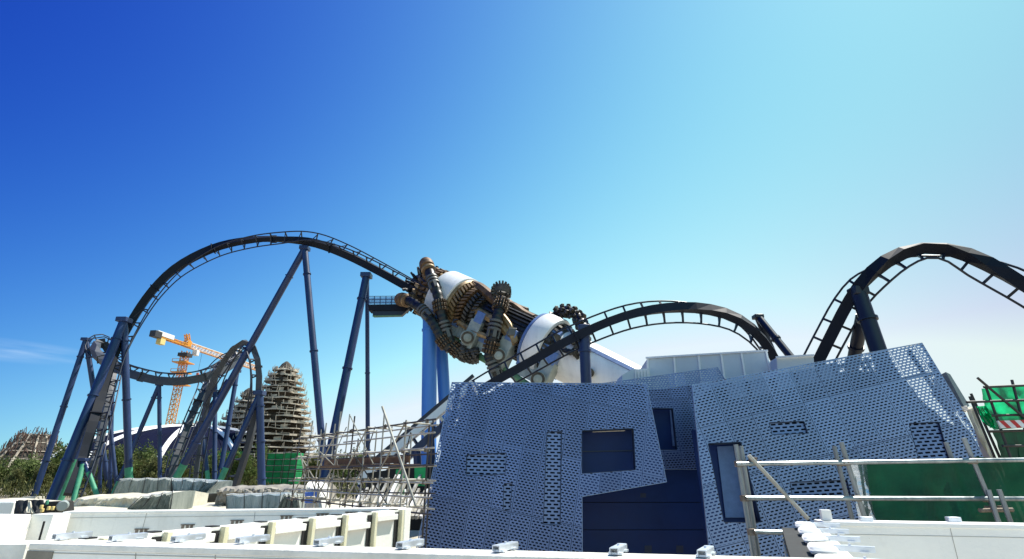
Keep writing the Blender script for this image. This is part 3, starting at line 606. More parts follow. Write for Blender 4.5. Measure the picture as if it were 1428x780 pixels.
# ------------------------------------------------------------------ coaster track
def catmull(pts, per):
    out = []; n = len(pts)
    for i in range(n - 1):
        p0, p1, p2, p3 = pts[max(i - 1, 0)], pts[i], pts[i + 1], pts[min(i + 2, n - 1)]
        for k in range(per):
            t = k / per
            out.append(tuple(0.5 * (2 * b + (c - a) * t + (2 * a - 5 * b + 4 * c - d) * t * t + (3 * b - a - 3 * c + d) * t ** 3) for a, b, c, d in zip(p0, p1, p2, p3)))
    out.append(tuple(pts[-1])); return out
def track(label, ctrl, w=1.0, h=1.1, gauge=.95, reach=1.25, rr=.13, tie=2.6, group='roller coaster track pieces', sm='track', seg=2.6):
    cp = [(*P(x, y, Y), th) for x, y, Y, th in ctrl]; s = catmull(cp, 24)
    pts = [V(q[:3]) for q in s]; th = [R(q[3]) for q in s]; m = len(pts)
    # resample by length
    Ls = [0]; 
    for i in range(1, m): Ls.append(Ls[-1] + (pts[i] - pts[i - 1]).length)
    def at(L):
        i = 1
        while i < m - 1 and Ls[i] < L: i += 1
        f = (L - Ls[i - 1]) / max(1e-6, Ls[i] - Ls[i - 1]); return pts[i - 1].lerp(pts[i], f), th[i - 1] + (th[i] - th[i - 1]) * f
    tot = Ls[-1]
    def frame(L):
        p, a = at(L); t = (at(min(tot, L + .4))[0] - at(max(0, L - .4))[0]).normalized(); v = (p - CAM).normalized()
        ns = v.cross(t).normalized(); ns = -ns        # screen-left of the direction of travel
        c = t.cross(ns).normalized(); c = c if c.dot(-v) > 0 else -c
        n = ns * math.cos(a) + c * math.sin(a); b = t.cross(n); return p, t, n, b
    base = pts[0]
    root = thing('coaster_track', label, 'coaster track', (pts[0].x, pts[0].y, 0), group)
    k = max(8, int(tot / seg)); sp = MB(); vs = []
    for i in range(k + 1):
        p, t, n, b = frame(tot * i / k)
        vs += [p - n * h / 2 - b * w / 2, p - n * h / 2 + b * w / 2, p + n * h / 2 + b * w * .36, p + n * h / 2 - b * w * .36]
    fs = [(i * 4 + j, i * 4 + (j + 1) % 4, i * 4 + 4 + (j + 1) % 4, i * 4 + 4 + j) for i in range(k) for j in range(4)] + [(3, 2, 1, 0), (k * 4, k * 4 + 1, k * 4 + 2, k * 4 + 3)]
    sp.add(vs, fs); sp.build('spine', M[sm], root, smooth=False)
    kk = max(30, int(tot / .9)); fr_ = [frame(tot * i / kk) for i in range(kk + 1)]
    for sg in (-1, 1):
        MB().path([p + n * reach + b * gauge * sg for p, t, n, b in fr_], rr, 8).build('rail', M['rail'], root, angle=60)
    nt_ = int(tot / tie)
    for i in range(nt_ + 1):
        p, t, n, b = frame(min(tot, tie * (i + .2))); mb = MB()
        for sg in (-1, 1): mb.bar(p + n * h * .42 + b * w * .25 * sg, p + n * reach * .98 + b * gauge * sg, .06 + rr * .6, .08 + rr * .9, up=t)
        mb.bar(p + n * reach * .86 - b * gauge * .9, p + n * reach * .86 + b * gauge * .9, .04 + rr * .6, .05 + rr * .6, up=n)
        mb.build('cross_tie', M['rail'], root, smooth=False)
    for i in range(1, int(tot / 11)):          # bolted flange joints in the spine
        p, t, n, b = frame(i * 11.0); MB().box(p, t * .07, n * (h / 2 + .13), b * (w / 2 + .12)).build('flange', M[sm], root, smooth=False)
    return root
track('tall black drop arch rising from the left and diving into the machine',
      [(96, 690, 71, 180), (108, 660, 72, 180), (117, 635, 73, 180), (128, 596, 74, 180), (143, 548, 76, 180), (161, 492, 78, 178), (186, 444, 80, 172), (215, 403, 81, 165), (250, 371, 82, 152), (300, 346, 82, 128), (350, 335.5, 81, 105), (400, 334, 80, 80), (440, 339, 79, 45), (480, 354, 78, 22), (520, 374, 77, 12), (560, 396, 76, 8), (598, 418, 75, 5)],
      w=1.05, h=1.1, gauge=.95, reach=1.3, rr=.10, seg=1.6)
track('dipping sunlit grey track with curled ends in front of the crane mast',
      [(124, 668, 92, 90), (131, 645, 92, 90), (140, 612, 94, 90), (149, 570, 96, 95), (156, 528, 99, 110), (158, 505, 102, 130), (153, 487, 104, 160), (143, 479, 104, 190), (134, 480, 101, 250), (134, 491, 98, 300), (148, 505, 96, 340), (167, 516, 95, 355), (190, 524, 94, 360), (222, 531, 94, 360), (252, 532, 94, 360), (280, 528, 95, 362), (305, 519, 97, 375), (323, 507, 100, 400), (334, 497, 104, 430), (330, 495, 109, 460), (312, 507, 110, 490), (296, 525, 107, 520), (284, 546, 104, 470), (271, 572, 101, 450), (254, 615, 98, 450), (243, 645, 96, 450), (237, 680, 95, 450)],
      w=1.25, h=1.4, gauge=.95, reach=1.4, sm='slate', rr=.11)
track('narrow upright loop between the cobra roll and the scaffolded towers',
      [(271, 690, 88, 90), (274, 655, 88, 90), (280, 615, 88, 95), (287, 570, 88, 110), (297, 534, 87, 150), (310, 508, 86, 170), (324, 488, 85, 178), (337, 478.5, 84, 180), (349, 480, 83, 180), (357, 494, 82, 180), (361, 517, 82, 182), (361, 545, 82, 186), (355, 583, 83, 200), (346, 622, 84, 215), (335, 657, 85, 220), (322, 695, 86, 220)],
      w=.72, h=.85, gauge=.85, reach=1.1, sm='slate', rr=.11)
track('low dark arch crossing in front of the machine tail above the left screen',
      [(640, 562, 44, -90), (690, 532, 43, -88), (740, 504, 42, -88), (790, 476, 41, -90), (840, 453, 40.5, -95), (885, 438, 40, -100), (930, 430.5, 40, -112), (975, 430.5, 40, -130), (1015, 439, 40, -150), (1045, 456, 40, -165), (1068, 480, 40.5, -175), (1085, 510, 41, -180), (1098, 545, 42, -180)],
      w=.68, h=.68, gauge=.96, reach=.66, rr=.075, tie=1.5, sm='track_grey', seg=1.15)
track('large dark arch entering at the right edge and plunging behind the right screen',
      [(1110, 560, 33, -90), (1135, 515, 32, -88), (1158, 470, 31, -90), (1182, 425, 30, -95), (1206, 392, 29, -110), (1235, 366, 28.5, -140), (1268, 350, 28, -165), (1300, 346, 27.5, -178), (1335, 351, 27, -165), (1375, 368, 26.5, -130), (1415, 391, 26, -105), (1470, 425, 25.5, -95), (1520, 458, 25, -90)],
      w=.64, h=.62, gauge=.80, reach=.50, rr=.065, tie=1.25, seg=.95)

# steel supports
def support(label, apex, legs, group='navy coaster supports', capw=None, m='navy'):
    ap = P(*apex); root = thing('coaster_support', label, 'support', (ap.x, ap.y, 0), group); legs = [(*l[:3], l[3] * (.64 if ap.y > 60 else 1), *l[4:]) for l in legs]
    mx = max(l[3] for l in legs)
    for (x, y, Y, r, foot, *st_) in legs:
        a = P(*st_[0]) if st_ else ap
        q = P(x, y, Y); bt = ext(a, q, 0.0); f = (q - a).length / (bt - a).length
        gz = 1.0 if not foot else max(.05, f - foot / (bt - a).length)
        d = bt - a
        lg = MB(); lg.tube(a, a + d * gz, r, n=14); lo = lg.build('leg', M[m], root)
        if foot: MB().tube(a + d * gz, bt, r * 1.02, n=14).build('primer_foot', M['mint'], lo)
        for ff in (.12, .45, .78):
            if ff < gz: c = a + d * ff; t = d.normalized(); MB().tube(c - t * .09, c + t * .09, r * 1.25, n=14).build('flange', M[m], lo)
        MB().bx(bt.x - r * 2.2, bt.x + r * 2.2, bt.y - r * 2.2, bt.y + r * 2.2, -.2, .5).build('footing', M['paving'], root, bevel=.05, smooth=False)
    c = (capw * .6 if capw else mx * 1.35)
    MB().box(ap + V((0, 0, .05)), V((c, 0, 0)), V((0, c, 0)), V((0, 0, mx * .6))).build('cap', M[m], root, bevel=.06)
    return root
support('far left navy A-frame under the curled end of the cobra roll', (120, 474, 101), [(48, 691, 98, .75, 0), (153, 690, 104, .7, 0)])
support('heavy navy support leaning against the left foot of the tall drop arch', (173, 447, 78), [(74, 692, 72, .92, 0), (90, 678, 78, .75, 3.5), (180, 675, 80, .75, 2.2)])
support('short navy trestle with mint feet under the bottom end of the tall drop arch', (117, 642, 72.5), [(104, 694, 71, .5, 4.2), (136, 693, 72, .42, 3.6)], capw=.8)
support('slim navy support with one white streaked post under the middle of the dip', (222, 537, 94), [(223, 668, 94, .5, 0), (158, 690, 92, .55, 2.0)])
support('pair of thin navy legs behind the left ladder of the cobra roll', (157, 533, 99), [(153, 690, 100, .5, 0), (164, 690, 98, .5, 0, (150, 560, 98)), (139, 680, 101, .45, 0, (142, 570, 99))], capw=.7)
support('very long navy raking strut and post carrying the crest of the tall arch', (425, 347, 80), [(244, 670, 84, .82, 2.5), (456, 695, 76, .78, 0)])
support('navy raking leg and thin post under the descent by the walkway', (511, 385, 77), [(446, 700, 72, .9, 0), (513, 640, 80, .5, 0, (512, 386, 78))])
support('tall navy post with raking brace under the right side of the narrow loop', (362, 549, 82), [(365, 682, 82, .85, 0), (305, 675, 80, .62, 2.2)])
support('navy legs bunched under the right curl of the cobra roll', (331, 518, 102), [(305, 672, 98, .62, 0), (299, 672, 100, .62, 0, (300, 535, 103)), (228, 668, 106, .65, 0, (318, 530, 103)), (290, 669, 98, .55, 1.5, (281, 590, 99))], capw=.9)
support('single dark blue post carrying the low arch in front of the white tail', (814, 459, 41), [(818, 545, 41, .42, 0)], capw=.7)
support('backlit navy A-frame at the right shoulder of the low arch', (1057, 443, 40.5), [(1080, 498, 41, .27, 0), (1102, 497, 38, .27, 0, (1060, 445, 40))], capw=.6, m='navy_backlit')
support('thick backlit navy A-frame under the left shoulder of the large right arch', (1197, 408, 29.4), [(1224, 487, 29, .43, 0), (1192, 494, 32, .36, 0, (1203, 440, 30))], capw=.7, m='navy_backlit')

# maintenance walkway on the descent
wk = thing('maintenance_walkway', 'dark steel walkway with a glazed guard rail cantilevered beside the descent', 'walkway', P(540, 440, 76))
def wb(name, pts, d, m): mb = MB(); mb.prism([P(*p) for p in pts], V(d)); return mb.build(name, M[m], wk, smooth=False)
wb('deck', [(513, 425, 74), (571, 424, 74), (566, 433, 74), (514, 433, 74)], (0, 1.6, 0), 'track')
wb('beam', [(519, 433, 74.2), (570, 431, 74.2), (560, 440, 74.2), (520, 441, 74.2)], (0, .8, 0), 'rail')
wb('kick_plate', [(519, 440.4, 74.1), (560, 439.4, 74.1), (559, 441, 74.1), (520, 442, 74.1)], (0, .2, 0), 'green_trim')
for k in range(7):
    x = 514 + k * 8; MB().tube(P(x, 425, 74.05), P(x + .3, 413.5, 74.05), .06, n=6).build('rail_post', M['navy'], wk)
for y in (413.5, 418, 422): MB().tube(P(513, y, 74.05), P(566, y - .5, 74.05), .05, n=6).build('hand_rail', M['navy'], wk)
gp = net_mat('blue_glass_mesh', (0.10, 0.25, 0.5), (0.16, 0.34, 0.6), 0.45, 0.5)
mb = MB(); mb.prism([P(515, 415, 74.1), P(566, 414, 74.1), P(566, 424, 74.1), P(515, 424.5, 74.1)], (0, .03, 0)); mb.build('guard_panel', gp, wk, smooth=False)

# inclined white ramp seen at the left edge of the perforated screen
rm = thing('launch_ramp', 'inclined white launch ramp with a dark rail climbing behind the left screen', 'coaster track', P(560, 690, 36))
q0, q1 = P(500, 672, 37), P(660, 535, 37)
MB().bar(q0, q1, .9, .45).build('beam', M['rib'], rm, smooth=False)
MB().bar(q0 + V((0, 0, .55)), q1 + V((0, 0, .55)), .35, .22).build('dark_rail', M['rail'], rm, smooth=False)
MB().bar(q0 + V((0, .3, -1.1)), q1 + V((0, .3, -1.1)), .5, .5).build('lower_beam', M['navy'], rm, smooth=False)
for k in range(14):
    a_ = q0.lerp(q1, k / 13); b_ = q0.lerp(q1, (k + .6) / 13)
    MB().bar(a_ + V((0, 0, -.2)), b_ + V((0, .3, -1.0)), .16, .16).build('strut', M['rib' if k % 2 else 'navy'], rm, smooth=False)
for k, fx in enumerate((.12, .25, .38, .5, .62, .74)):
    a_ = q0.lerp(q1, fx); a_.z -= 1.1; MB().tube(a_, V((a_.x + .6, a_.y + .5, 0)), .26, n=10).build('leg', M['navy'], rm)
# leaning bundle of white bars and dark sheeting beneath it
bun = thing('steel_bar_bundle', 'leaning bundle of pale steel bars under the launch ramp', 'building material', P(540, 712, 30))
for k in range(34):
    x = 488 + k * 3.3 + rnd.uniform(-2, 2); L_ = rnd.uniform(18, 46)
    p0, p1 = P(x, 722, 26 + rnd.uniform(0, 4)), P(x + L_ * .62, 722 - L_ * 1.3, 30 + rnd.uniform(0, 2)); MB().bar(p0, p1, .12, .16).build('bar', M['oldtube'] if k % 3 else M['rib'], bun, smooth=False)
wallb = MB(); wallb.prism([P(512, 660, 33.5), P(640, 640, 33.5), P(640, 740, 33.5), P(512, 740, 33.5)], (0, .3, 0))
tag(wallb.build('dark_hoarding', M['slot'], origin=P(540, 740, 33.5), smooth=False), 'black site hoarding behind the leaning steel bars', 'hoarding')
for x0, y0, x1, y1, lab in ((552, 655, 564, 690, 'green'), (578, 652, 594, 678, 'mint')):
    o = cloth(None, 'safety_net', M['netfar'], (P(x0, y0, 31), P(x1, y0, 31), P(x1, y1, 31), P(x0, y1, 31)), 6, 6, .1, x0, origin=P(x0, y1, 31)); tag(o, 'small %s net panel hanging under the launch ramp' % ('dark green' if lab == 'green' else 'pale green, nearest to the blue screen,'), 'net')

# ------------------------------------------------------------------ middle scaffold
ms = thing('tube_scaffold', 'pale tube scaffold in many lifts left of the perforated building', 'scaffold', (-4.2, 14.5, 0))
fa, fb = P(405, 709, 18.2), P(600, 709, 12.0)
lev = []
def edge(px, k):    # height of lift k at a column, from photograph lines
    return None
zl = [P(538, y, 13.4).z for y in (594, 612, 631, 652, 672, 690, 709)]
cols = []
for row, (off, r) in enumerate(((0, .021), (.8, .020))):
    pts = []
    for i in range(9 if row == 0 else 8):
        f = (i + (.0 if row == 0 else .35)) / 8.3 - (.06 if row else 0); p = flat(fa).lerp(flat(fb), f); dv = (flat(fb) - flat(fa)).normalized(); nv = V((-dv.y, dv.x, 0)); p = p + nv * off
        top = zl[0] + rnd.uniform(.05, .7) if rnd.random() < .75 else zl[1] + .2
        lean = V((rnd.uniform(-.06, .06), 0, 0)); p0 = V((p.x, p.y, 0)); p1 = V((p.x, p.y, top)) + lean
        MB().tube(p0, p1, r, n=8).build('upright', M['oldtube' if (i + row) % 4 else 'darktube'], ms); pts.append(p)
    cols.append(pts)
    for k, z in enumerate(zl):
        a_, b_ = pts[0], pts[-1]; dv = (b_ - a_).normalized()
        if k == 1 and row == 1: continue
        sg = 2 if k % 2 else 1
        for h in range(sg):
            s0, s1 = a_.lerp(b_, h / sg) - dv * .4, a_.lerp(b_, (h + 1) / sg) + dv * .35
            MB().tube(V((s0.x, s0.y - .05, z + rnd.uniform(-.04, .04))), V((s1.x, s1.y - .05, z + rnd.uniform(-.04, .04))), .019, n=8).build('ledger', M['oldtube' if (k + row) % 3 else 'darktube'], ms)
for p in cols[0]:
    for z in zl[::2]: MB().box(V((p.x, p.y - .035, z)), V((.035, 0, 0)), V((0, .035, 0)), V((0, 0, .045))).build('coupler', M['rusty'], ms)
for i in range(8):
    for k in range(0, 7, 2):
        p, q = cols[0][i], cols[1][i]; MB().tube(V((p.x, p.y, zl[k] + .05)), V((q.x, q.y, zl[k] + .05)), .022, n=8).build('transom', M['oldtube'], ms)
for i in range(0, 8, 2):
    for k0, k1 in ((6, 3), (3, 0)):
        if rnd.random() < .8:
            p, q = cols[0][i], cols[0][min(8, i + 1)]; MB().tube(V((p.x, p.y - .07, zl[k0])), V((q.x, q.y - .07, zl[k1])), .02, n=8).build('brace', M['oldtube'], ms)
p, q = cols[0][1].lerp(cols[1][1], .5), cols[0][7].lerp(cols[1][6], .5)
for k in range(3):
    o_ = V((.22, .22, 0)) * (k - 1); MB().bar(V((p.x, p.y, zl[3] + .06)) + o_, V((q.x, q.y, zl[3] + .06)) + o_, .24, .05).build('plank', M['plank'], ms, smooth=False)
MB().bar(V((p.x, p.y + .5, zl[3] + .2)), V((q.x, q.y + .5, zl[3] + .2)), .05, .16).build('toe_board', M['plank'], ms, smooth=False)
for k in range(16):       # short struts and stored tubes leaning in the bays
    i = rnd.randrange(0, 7); p = cols[0][i].lerp(cols[0][i + 1], rnd.random()) + V((rnd.uniform(0, .5), rnd.uniform(0, .7), 0)); z0 = zl[rnd.choice((6, 5, 4, 3))]
    MB().tube(V((p.x, p.y, z0)), V((p.x + rnd.uniform(-1.0, 1.0), p.y, z0 + rnd.uniform(.5, 1.5))), .016, n=6).build('strut', M['oldtube' if k % 3 else 'darktube'], ms)
MB().tube(P(533, 567, 11.8), P(580, 706, 11.4), .026, n=8).build('loose_pole', M['oldtube'], ms)

# ------------------------------------------------------------------ the machine the track dives through
MA, MBB = P(588, 402, 77), P(892, 546, 62); U = (MBB - MA); ML = U.length; U.normalize()
mach = thing('launch_tube_machine', 'giant white and rusty mechanical launch tube wrapped in black pipe tentacles and gears', 'ride machine', (P(700, 540, 69).x, 69, 0))
E1 = (CAM - MA).normalized(); E1 = (E1 - U * E1.dot(U)).normalized(); E2 = U.cross(E1); E2 = E2 if E2.z > 0 else -E2
PXM = .099
def ax(f): return MA + U * (ML * f)
def ring(name, m, prof, n=40, parent=None): mb = MB(); mb.lathe(MA, U, [(ML * f, r * PXM) for f, r in prof], n); return mb.build(name, M[m], parent or mach, angle=40)
def rad(q): return E1 * math.cos(q) + E2 * math.sin(q)       # 0 = towards the camera, 90 = up
def teeth(name, m, f, r0, r1, cnt, wt, lt, skew=0, parent=None, a0=0, a1=360):
    mb = MB()
    for k in range(cnt):
        q = R(a0 + (a1 - a0) * k / cnt); d = rad(q); tg = U.cross(d); c = ax(f) + d * ((r0 + r1) / 2 * PXM)
        mb.box(c, d * ((r1 - r0) / 2 * PXM), tg * (wt / 2 * PXM), (U + tg * skew).normalized() * (lt / 2 * PXM))
    return mb.build(name, M[m], parent or mach, smooth=False)
ring('muzzle', 'gear', [(-.03, 15), (-.025, 20), (.0, 25), (.04, 29), (.08, 33), (.12, 36), (.15, 38)])
teeth('muzzle_spikes', 'gear', -.005, 20, 37, 16, 3, 3, .2); teeth('muzzle_spikes', 'black', .025, 26, 41, 20, 3.2, 5, .3); teeth('muzzle_teeth', 'gold', .065, 30, 40, 26, 4, 9, .3); teeth('muzzle_teeth', 'rust', .10, 32, 41, 30, 3.6, 8, -.3); teeth('muzzle_teeth', 'gold', .13, 34, 42, 30, 4, 6, .3)
d1 = ring('front_drum', 'white_shell', [(.140, 37), (.142, 43.5), (.144, 45), (.236, 45), (.239, 43.5), (.24, 37)], 56)
ring('drum_lining', 'gold', [(.225, 30), (.241, 43), (.252, 41.5), (.256, 34)], 48)
teeth('ring_gear', 'gold', .272, 30, 42.5, 44, 3.0, 11, .5); teeth('ring_gear', 'rust', .302, 28, 40.5, 44, 3.0, 9, -.5); teeth('ring_gear', 'gear', .330, 26, 38, 42, 3.0, 8, .4); teeth('ring_gear', 'gear', .356, 24, 36, 40, 2.8, 7, -.4)
ring('gear_hub', 'gear', [(.25, 33), (.29, 33), (.295, 31), (.32, 31), (.35, 29), (.37, 27)], 40)
ring('core', 'black', [(.36, 29), (.37, 31), (.60, 31), (.61, 29)], 40)
teeth('core_ribs', 'black', .49, 30, 34, 34, 2.4, 74)
ring('drum_rim', 'blue_plate', [(.592, 34), (.595, 41), (.606, 42), (.607, 36)], 56)
ring('rear_drum', 'white_shell', [(.605, 38), (.608, 42), (.612, 43), (.668, 43), (.672, 42), (.674, 38), (.662, 36)], 56)
ring('rear_gear', 'gear', [(.66, 34), (.675, 34), (.69, 33), (.705, 32)], 40); teeth('rear_teeth', 'gear', .685, 32, 38, 26, 3.5, 6, .3)
ring('tail_tube', 'white_shell', [(.67, 31), (.74, 31.5), (.90, 29), (1.05, 26)], 48)
teeth('tail_fittings', 'blue_plate', .69, 30, 36, 9, 7, 12)
mb = MB(); mb.bar(ax(.74) + rad(R(42)) * 31.6 * PXM, ax(1.04) + rad(R(42)) * 26.3 * PXM, .5, .3, up=rad(R(38))); mb.build('tail_stripe', M['blue_plate'], mach, smooth=False)
def mp3(px, py, off):
    f = (px - 588) / 304.0; return P(px, py, 77 - 15 * f - off)
def bez(pts, per=8): return [V(q) for q in catmull([tuple(p) for p in pts], per)]
# side housings with round hubs
for (x, y) in ((652, 471), (695, 496), (750, 529)):
    c = mp3(x, y, 5.7); h = MB(); up_ = (mp3(x + 14, y - 30, 4.2) - mp3(x, y, 4.2)).normalized(); sd = U; nn_ = up_.cross(sd).normalized()
    cc = mp3(x + 9, y - 3, 4.2)
    h.box(cc, sd * .95, up_ * 2.0, nn_ * .9); h.box(cc + up_ * 2.2, sd * .75, up_ * .5, nn_ * .75); ho = h.build('side_housing', M['housing'], mach, bevel=.12)
    MB().box(cc + up_ * 2.35 - V((0, .5, 0)), sd * .7, up_ * .8, nn_ * .5).build('housing_cap', M['blue_plate'], ho, bevel=.08)
    dv = (CAM - c).normalized(); k = MB(); k.lathe(c, dv, [(-.9, .95), (.0, .95), (.05, .8), (.25, .8), (.28, .5), (.5, .5), (.52, .25), (.65, .25)], 24); k.build('hub', M['housing'], ho)
    k = MB(); k.lathe(c, dv, [(.2, .84), (.33, .84), (.33, .56), (.2, .56)], 24, cap=False); k.build('hub_ring', M['gear'], ho)
    for q in range(6):
        p = mp3(x - 6 - 4 * q, y - 7 - 2.0 * q, 4.0); MB().bar(p + up_ * .9, p - up_ * .9, .18, .5, up=U).build('cooling_fin', M['housing'], ho, smooth=False)
    p = mp3(x - 18, y - 22, 3.9); MB().box(p, sd * 1.0, up_ * .55, nn_ * .4).build('blue_lid', M['blue_plate'], ho, bevel=.06)
# keel strip below
MB().path(bez([mp3(612, 455, 2), mp3(640, 478, 3), mp3(668, 497, 3.5), mp3(700, 514, 4), mp3(740, 540, 4)]), .45, 8).build('keel', M['green_trim'], mach)
# brass frame bars over the core
for pts, r, m_ in (([mp3(652, 397, 1), mp3(668, 401, 2.5), mp3(685, 414, 3.5), mp3(702, 428, 4)], .75, 'rust'), ([mp3(662, 432, 4), mp3(678, 441, 4.6), mp3(697, 452, 4.6), mp3(714, 472, 4.6), mp3(720, 480, 4.3)], .6, 'gold'), ([mp3(702, 425, 1), mp3(716, 428, 2), mp3(730, 438, 2.4), mp3(744, 445, 2.6)], .65, 'rust'), ([mp3(690, 404, -1), mp3(712, 424, 0), mp3(735, 434, 0)], .5, 'rust'), ([mp3(640, 450, 4.4), mp3(660, 462, 4.8), mp3(680, 470, 4.8)], .4, 'gold'), ([mp3(700, 440, 4.2), mp3(712, 456, 4.6), mp3(718, 474, 4.6)], .5, 'gold')):
    MB().path(bez(pts), r, 7).build('frame_bar', M[m_], mach)
MB().box(mp3(714, 464, 5.0), V((.55, 0, 0)), V((0, .5, 0)), V((.1, 0, .5))).build('clamp_block', M['band'], mach, bevel=.12)
MB().box(mp3(716, 470, 4.9), V((.4, 0, .3)), V((0, .4, 0)), V((-.3, 0, .9))).build('clamp_block', M['gold'], mach, bevel=.15)
# tentacles: black pipe, pale collars, beaded rings, brass end caps
def tentacle(pts, r, beads, collars, cap=None, spiky=None):
    r *= .76; c = bez([mp3(*p) for p in pts], 12); root = MB().path(c, [r * (1 + .06 * math.sin(i * 1.7)) for i in range(len(c))], 14).build('tentacle', M['black'], mach, angle=70)
    n = len(c) - 1
    def fr2(t):
        i = max(1, min(n - 1, int(t * n))); tn = (c[i + 1] - c[i - 1]).normalized(); a_ = tn.cross(V((0, 1, 0))).normalized(); return c[i], tn, a_, tn.cross(a_)
    for t in beads:
        p, tn, a_, b_ = fr2(t); bm_ = MB()
        for rr_ in (-1.2, 0, 1.2):
            for k in range(16):
                q = 2 * math.pi * k / 16; d = a_ * math.cos(q) + b_ * math.sin(q); bm_.box(p + tn * rr_ * .46 + d * r * 1.2, d * .2, tn * .21, d.cross(tn) * .085)
        bm_.build('bead_ring', M['bead'], root, bevel=.05)
        MB().tube(p - tn * .9, p + tn * .9, r * 1.08, n=16).build('bead_core', M['black'], root)
    for t in collars:
        p, tn, a_, b_ = fr2(t); cm = MB()
        for e in (-.55, 0, .55): cm.lathe(p + tn * e, tn, [(-.16, r * 1.05), (-.14, r * 1.22), (.14, r * 1.22), (.16, r * 1.05)], 18)
        for k in range(5):
            q = 2 * math.pi * k / 5; d = a_ * math.cos(q) + b_ * math.sin(q); cm.box(p + tn * 1.1 + d * r * 1.05, d * .1, tn * .55, d.cross(tn) * .22)
        cm.build('collar', M['band'], root)
    if cap:
        p, tn, a_, b_ = fr2(cap); sgn = -1 if cap < .5 else 1; e = c[0] if cap < .5 else c[-1]; tn = tn * sgn
        k = MB(); k.lathe(e - tn * 1.6, tn, [(0, r * 1.1), (.2, r * 1.4), (.7, r * 1.4), (.8, r * 1.2), (1.0, r * 1.2), (1.1, r * 1.5), (1.7, r * 1.55), (1.75, r * 1.42), (2.2, r * 1.4), (2.6, r * 1.1), (2.8, r * .6)], 20); k.build('end_cap', M['rust'], root); k = MB(); k.lathe(e - tn * 1.6, tn, [(.22, r * 1.42), (.3, r * 1.5), (.55, r * 1.5), (.65, r * 1.42)], 20, cap=False); k.build('cap_band', M['gold'], root)
    for t0, t1 in (spiky or []):
        sp_ = MB()
        for k in range(70):
            t = t0 + (t1 - t0) * k / 69; p, tn, a_, b_ = fr2(t); q = k * 2.4; d = a_ * math.cos(q) + b_ * math.sin(q); e_ = rnd.uniform(.6, 1.2); sp_.box(p + d * r * 1.1, d * .30 * e_, (tn * .3 + d * .06) * e_, d.cross(tn) * .22 * e_)
        sp_.build('armour_lumps', M['gear'], root, bevel=.06)
tentacle([(595, 370, 5.2), (602, 388, 6.2), (611, 414, 6.6), (616, 440, 6.4), (623, 464, 6), (634, 486, 5.4), (650, 494, 4.6), (668, 497, 4)], .92, (.36, .73), (.17, .53), cap=.01, spiky=[(.78, .99)])
tentacle([(561, 418, 5.5), (573, 421, 6.3), (590, 433, 7), (605, 452, 7), (616, 472, 6.6), (628, 488, 6)], .88, (.86,), (.42,), cap=.01)
tentacle([(697, 406, 2.5), (699, 420, 5), (695, 437, 5.8), (690, 456, 6.2), (686, 478, 6.2), (683, 496, 6), (688, 511, 5.6), (694, 528, 5)], .95, (.62, .2), (.42, .86), spiky=[(.0, .13)])
tentacle([(771, 452, -2), (777, 438, -1), (790, 433, 0), (803, 440, 1), (812, 452, 2), (816, 470, 3.4), (812, 488, 3.8), (800, 492, 3.8)], .78, (), (.78,), spiky=[(.04, .68)])
hd = MB(); c = mp3(699, 408, 3.6); hd.lathe(c - V((0, 1.2, .2)), (0.15, 1, .2), [(0, .6), (.2, 1.05), (1.8, 1.05), (2.0, .6)], 22)
for k in range(18):
    q = 2 * math.pi * k / 18; hd.box(c + V((math.cos(q), -.1, math.sin(q))) * 1.15, V((math.cos(q), 0, math.sin(q))) * .22, V((0, .9, 0)), V((-math.sin(q), 0, math.cos(q))) * .12)
hd.build('tentacle_gear', M['gear'], mach, angle=30)
# loose hoses and bolts on the tail
for (x, y) in ((800, 475), (806, 486), (822, 520), (784, 480), (776, 472)):
    k = MB(); k.lathe(mp3(x, y, 4.2), (CAM - mp3(x, y, 4)).normalized(), [(-.5, .55), (.1, .55), (.15, .4), (.4, .4)], 14); k.build('bolt_hub', M['gear'], mach)
for k in range(3): MB().path(bez([mp3(768 + k * 5, 468, 3.6), mp3(780 + k * 6, 486 + k * 3, 5), mp3(796 + k * 3, 490, 5), mp3(806, 500 - k * 4, 4)]), .22, 7).build('hose', M['black'], mach)
# the two blue columns it rests on
for (x0, y0, x1, r, Y, lab) in ((599.5, 440, 598, .98, 71, 'thick light blue column carrying the machine, the left one of the pair'), (614, 450, 622, .82, 73, 'light blue column leaning behind the left one, half behind the perforated screen')):
    tp = P(x0, y0, Y); bt = ext(tp, P(x1, 600, Y), 0); cl_ = thing('machine_column', lab, 'column', bt, 'light blue machine columns')
    MB().tube(tp, bt, r, n=24).build('shaft', M['sky_blue'], cl_)
    c = tp.lerp(bt, .08); t = (bt - tp).normalized(); MB().tube(c, c + t * .25, r * 1.12, n=24).build('flange', M['sky_blue'], cl_)
    MB().box(tp, V((r * 1.2, 0, 0)), V((0, r * 1.2, 0)), V((0, 0, .4))).build('head_plate', M['sky_blue'], cl_, bevel=.05)

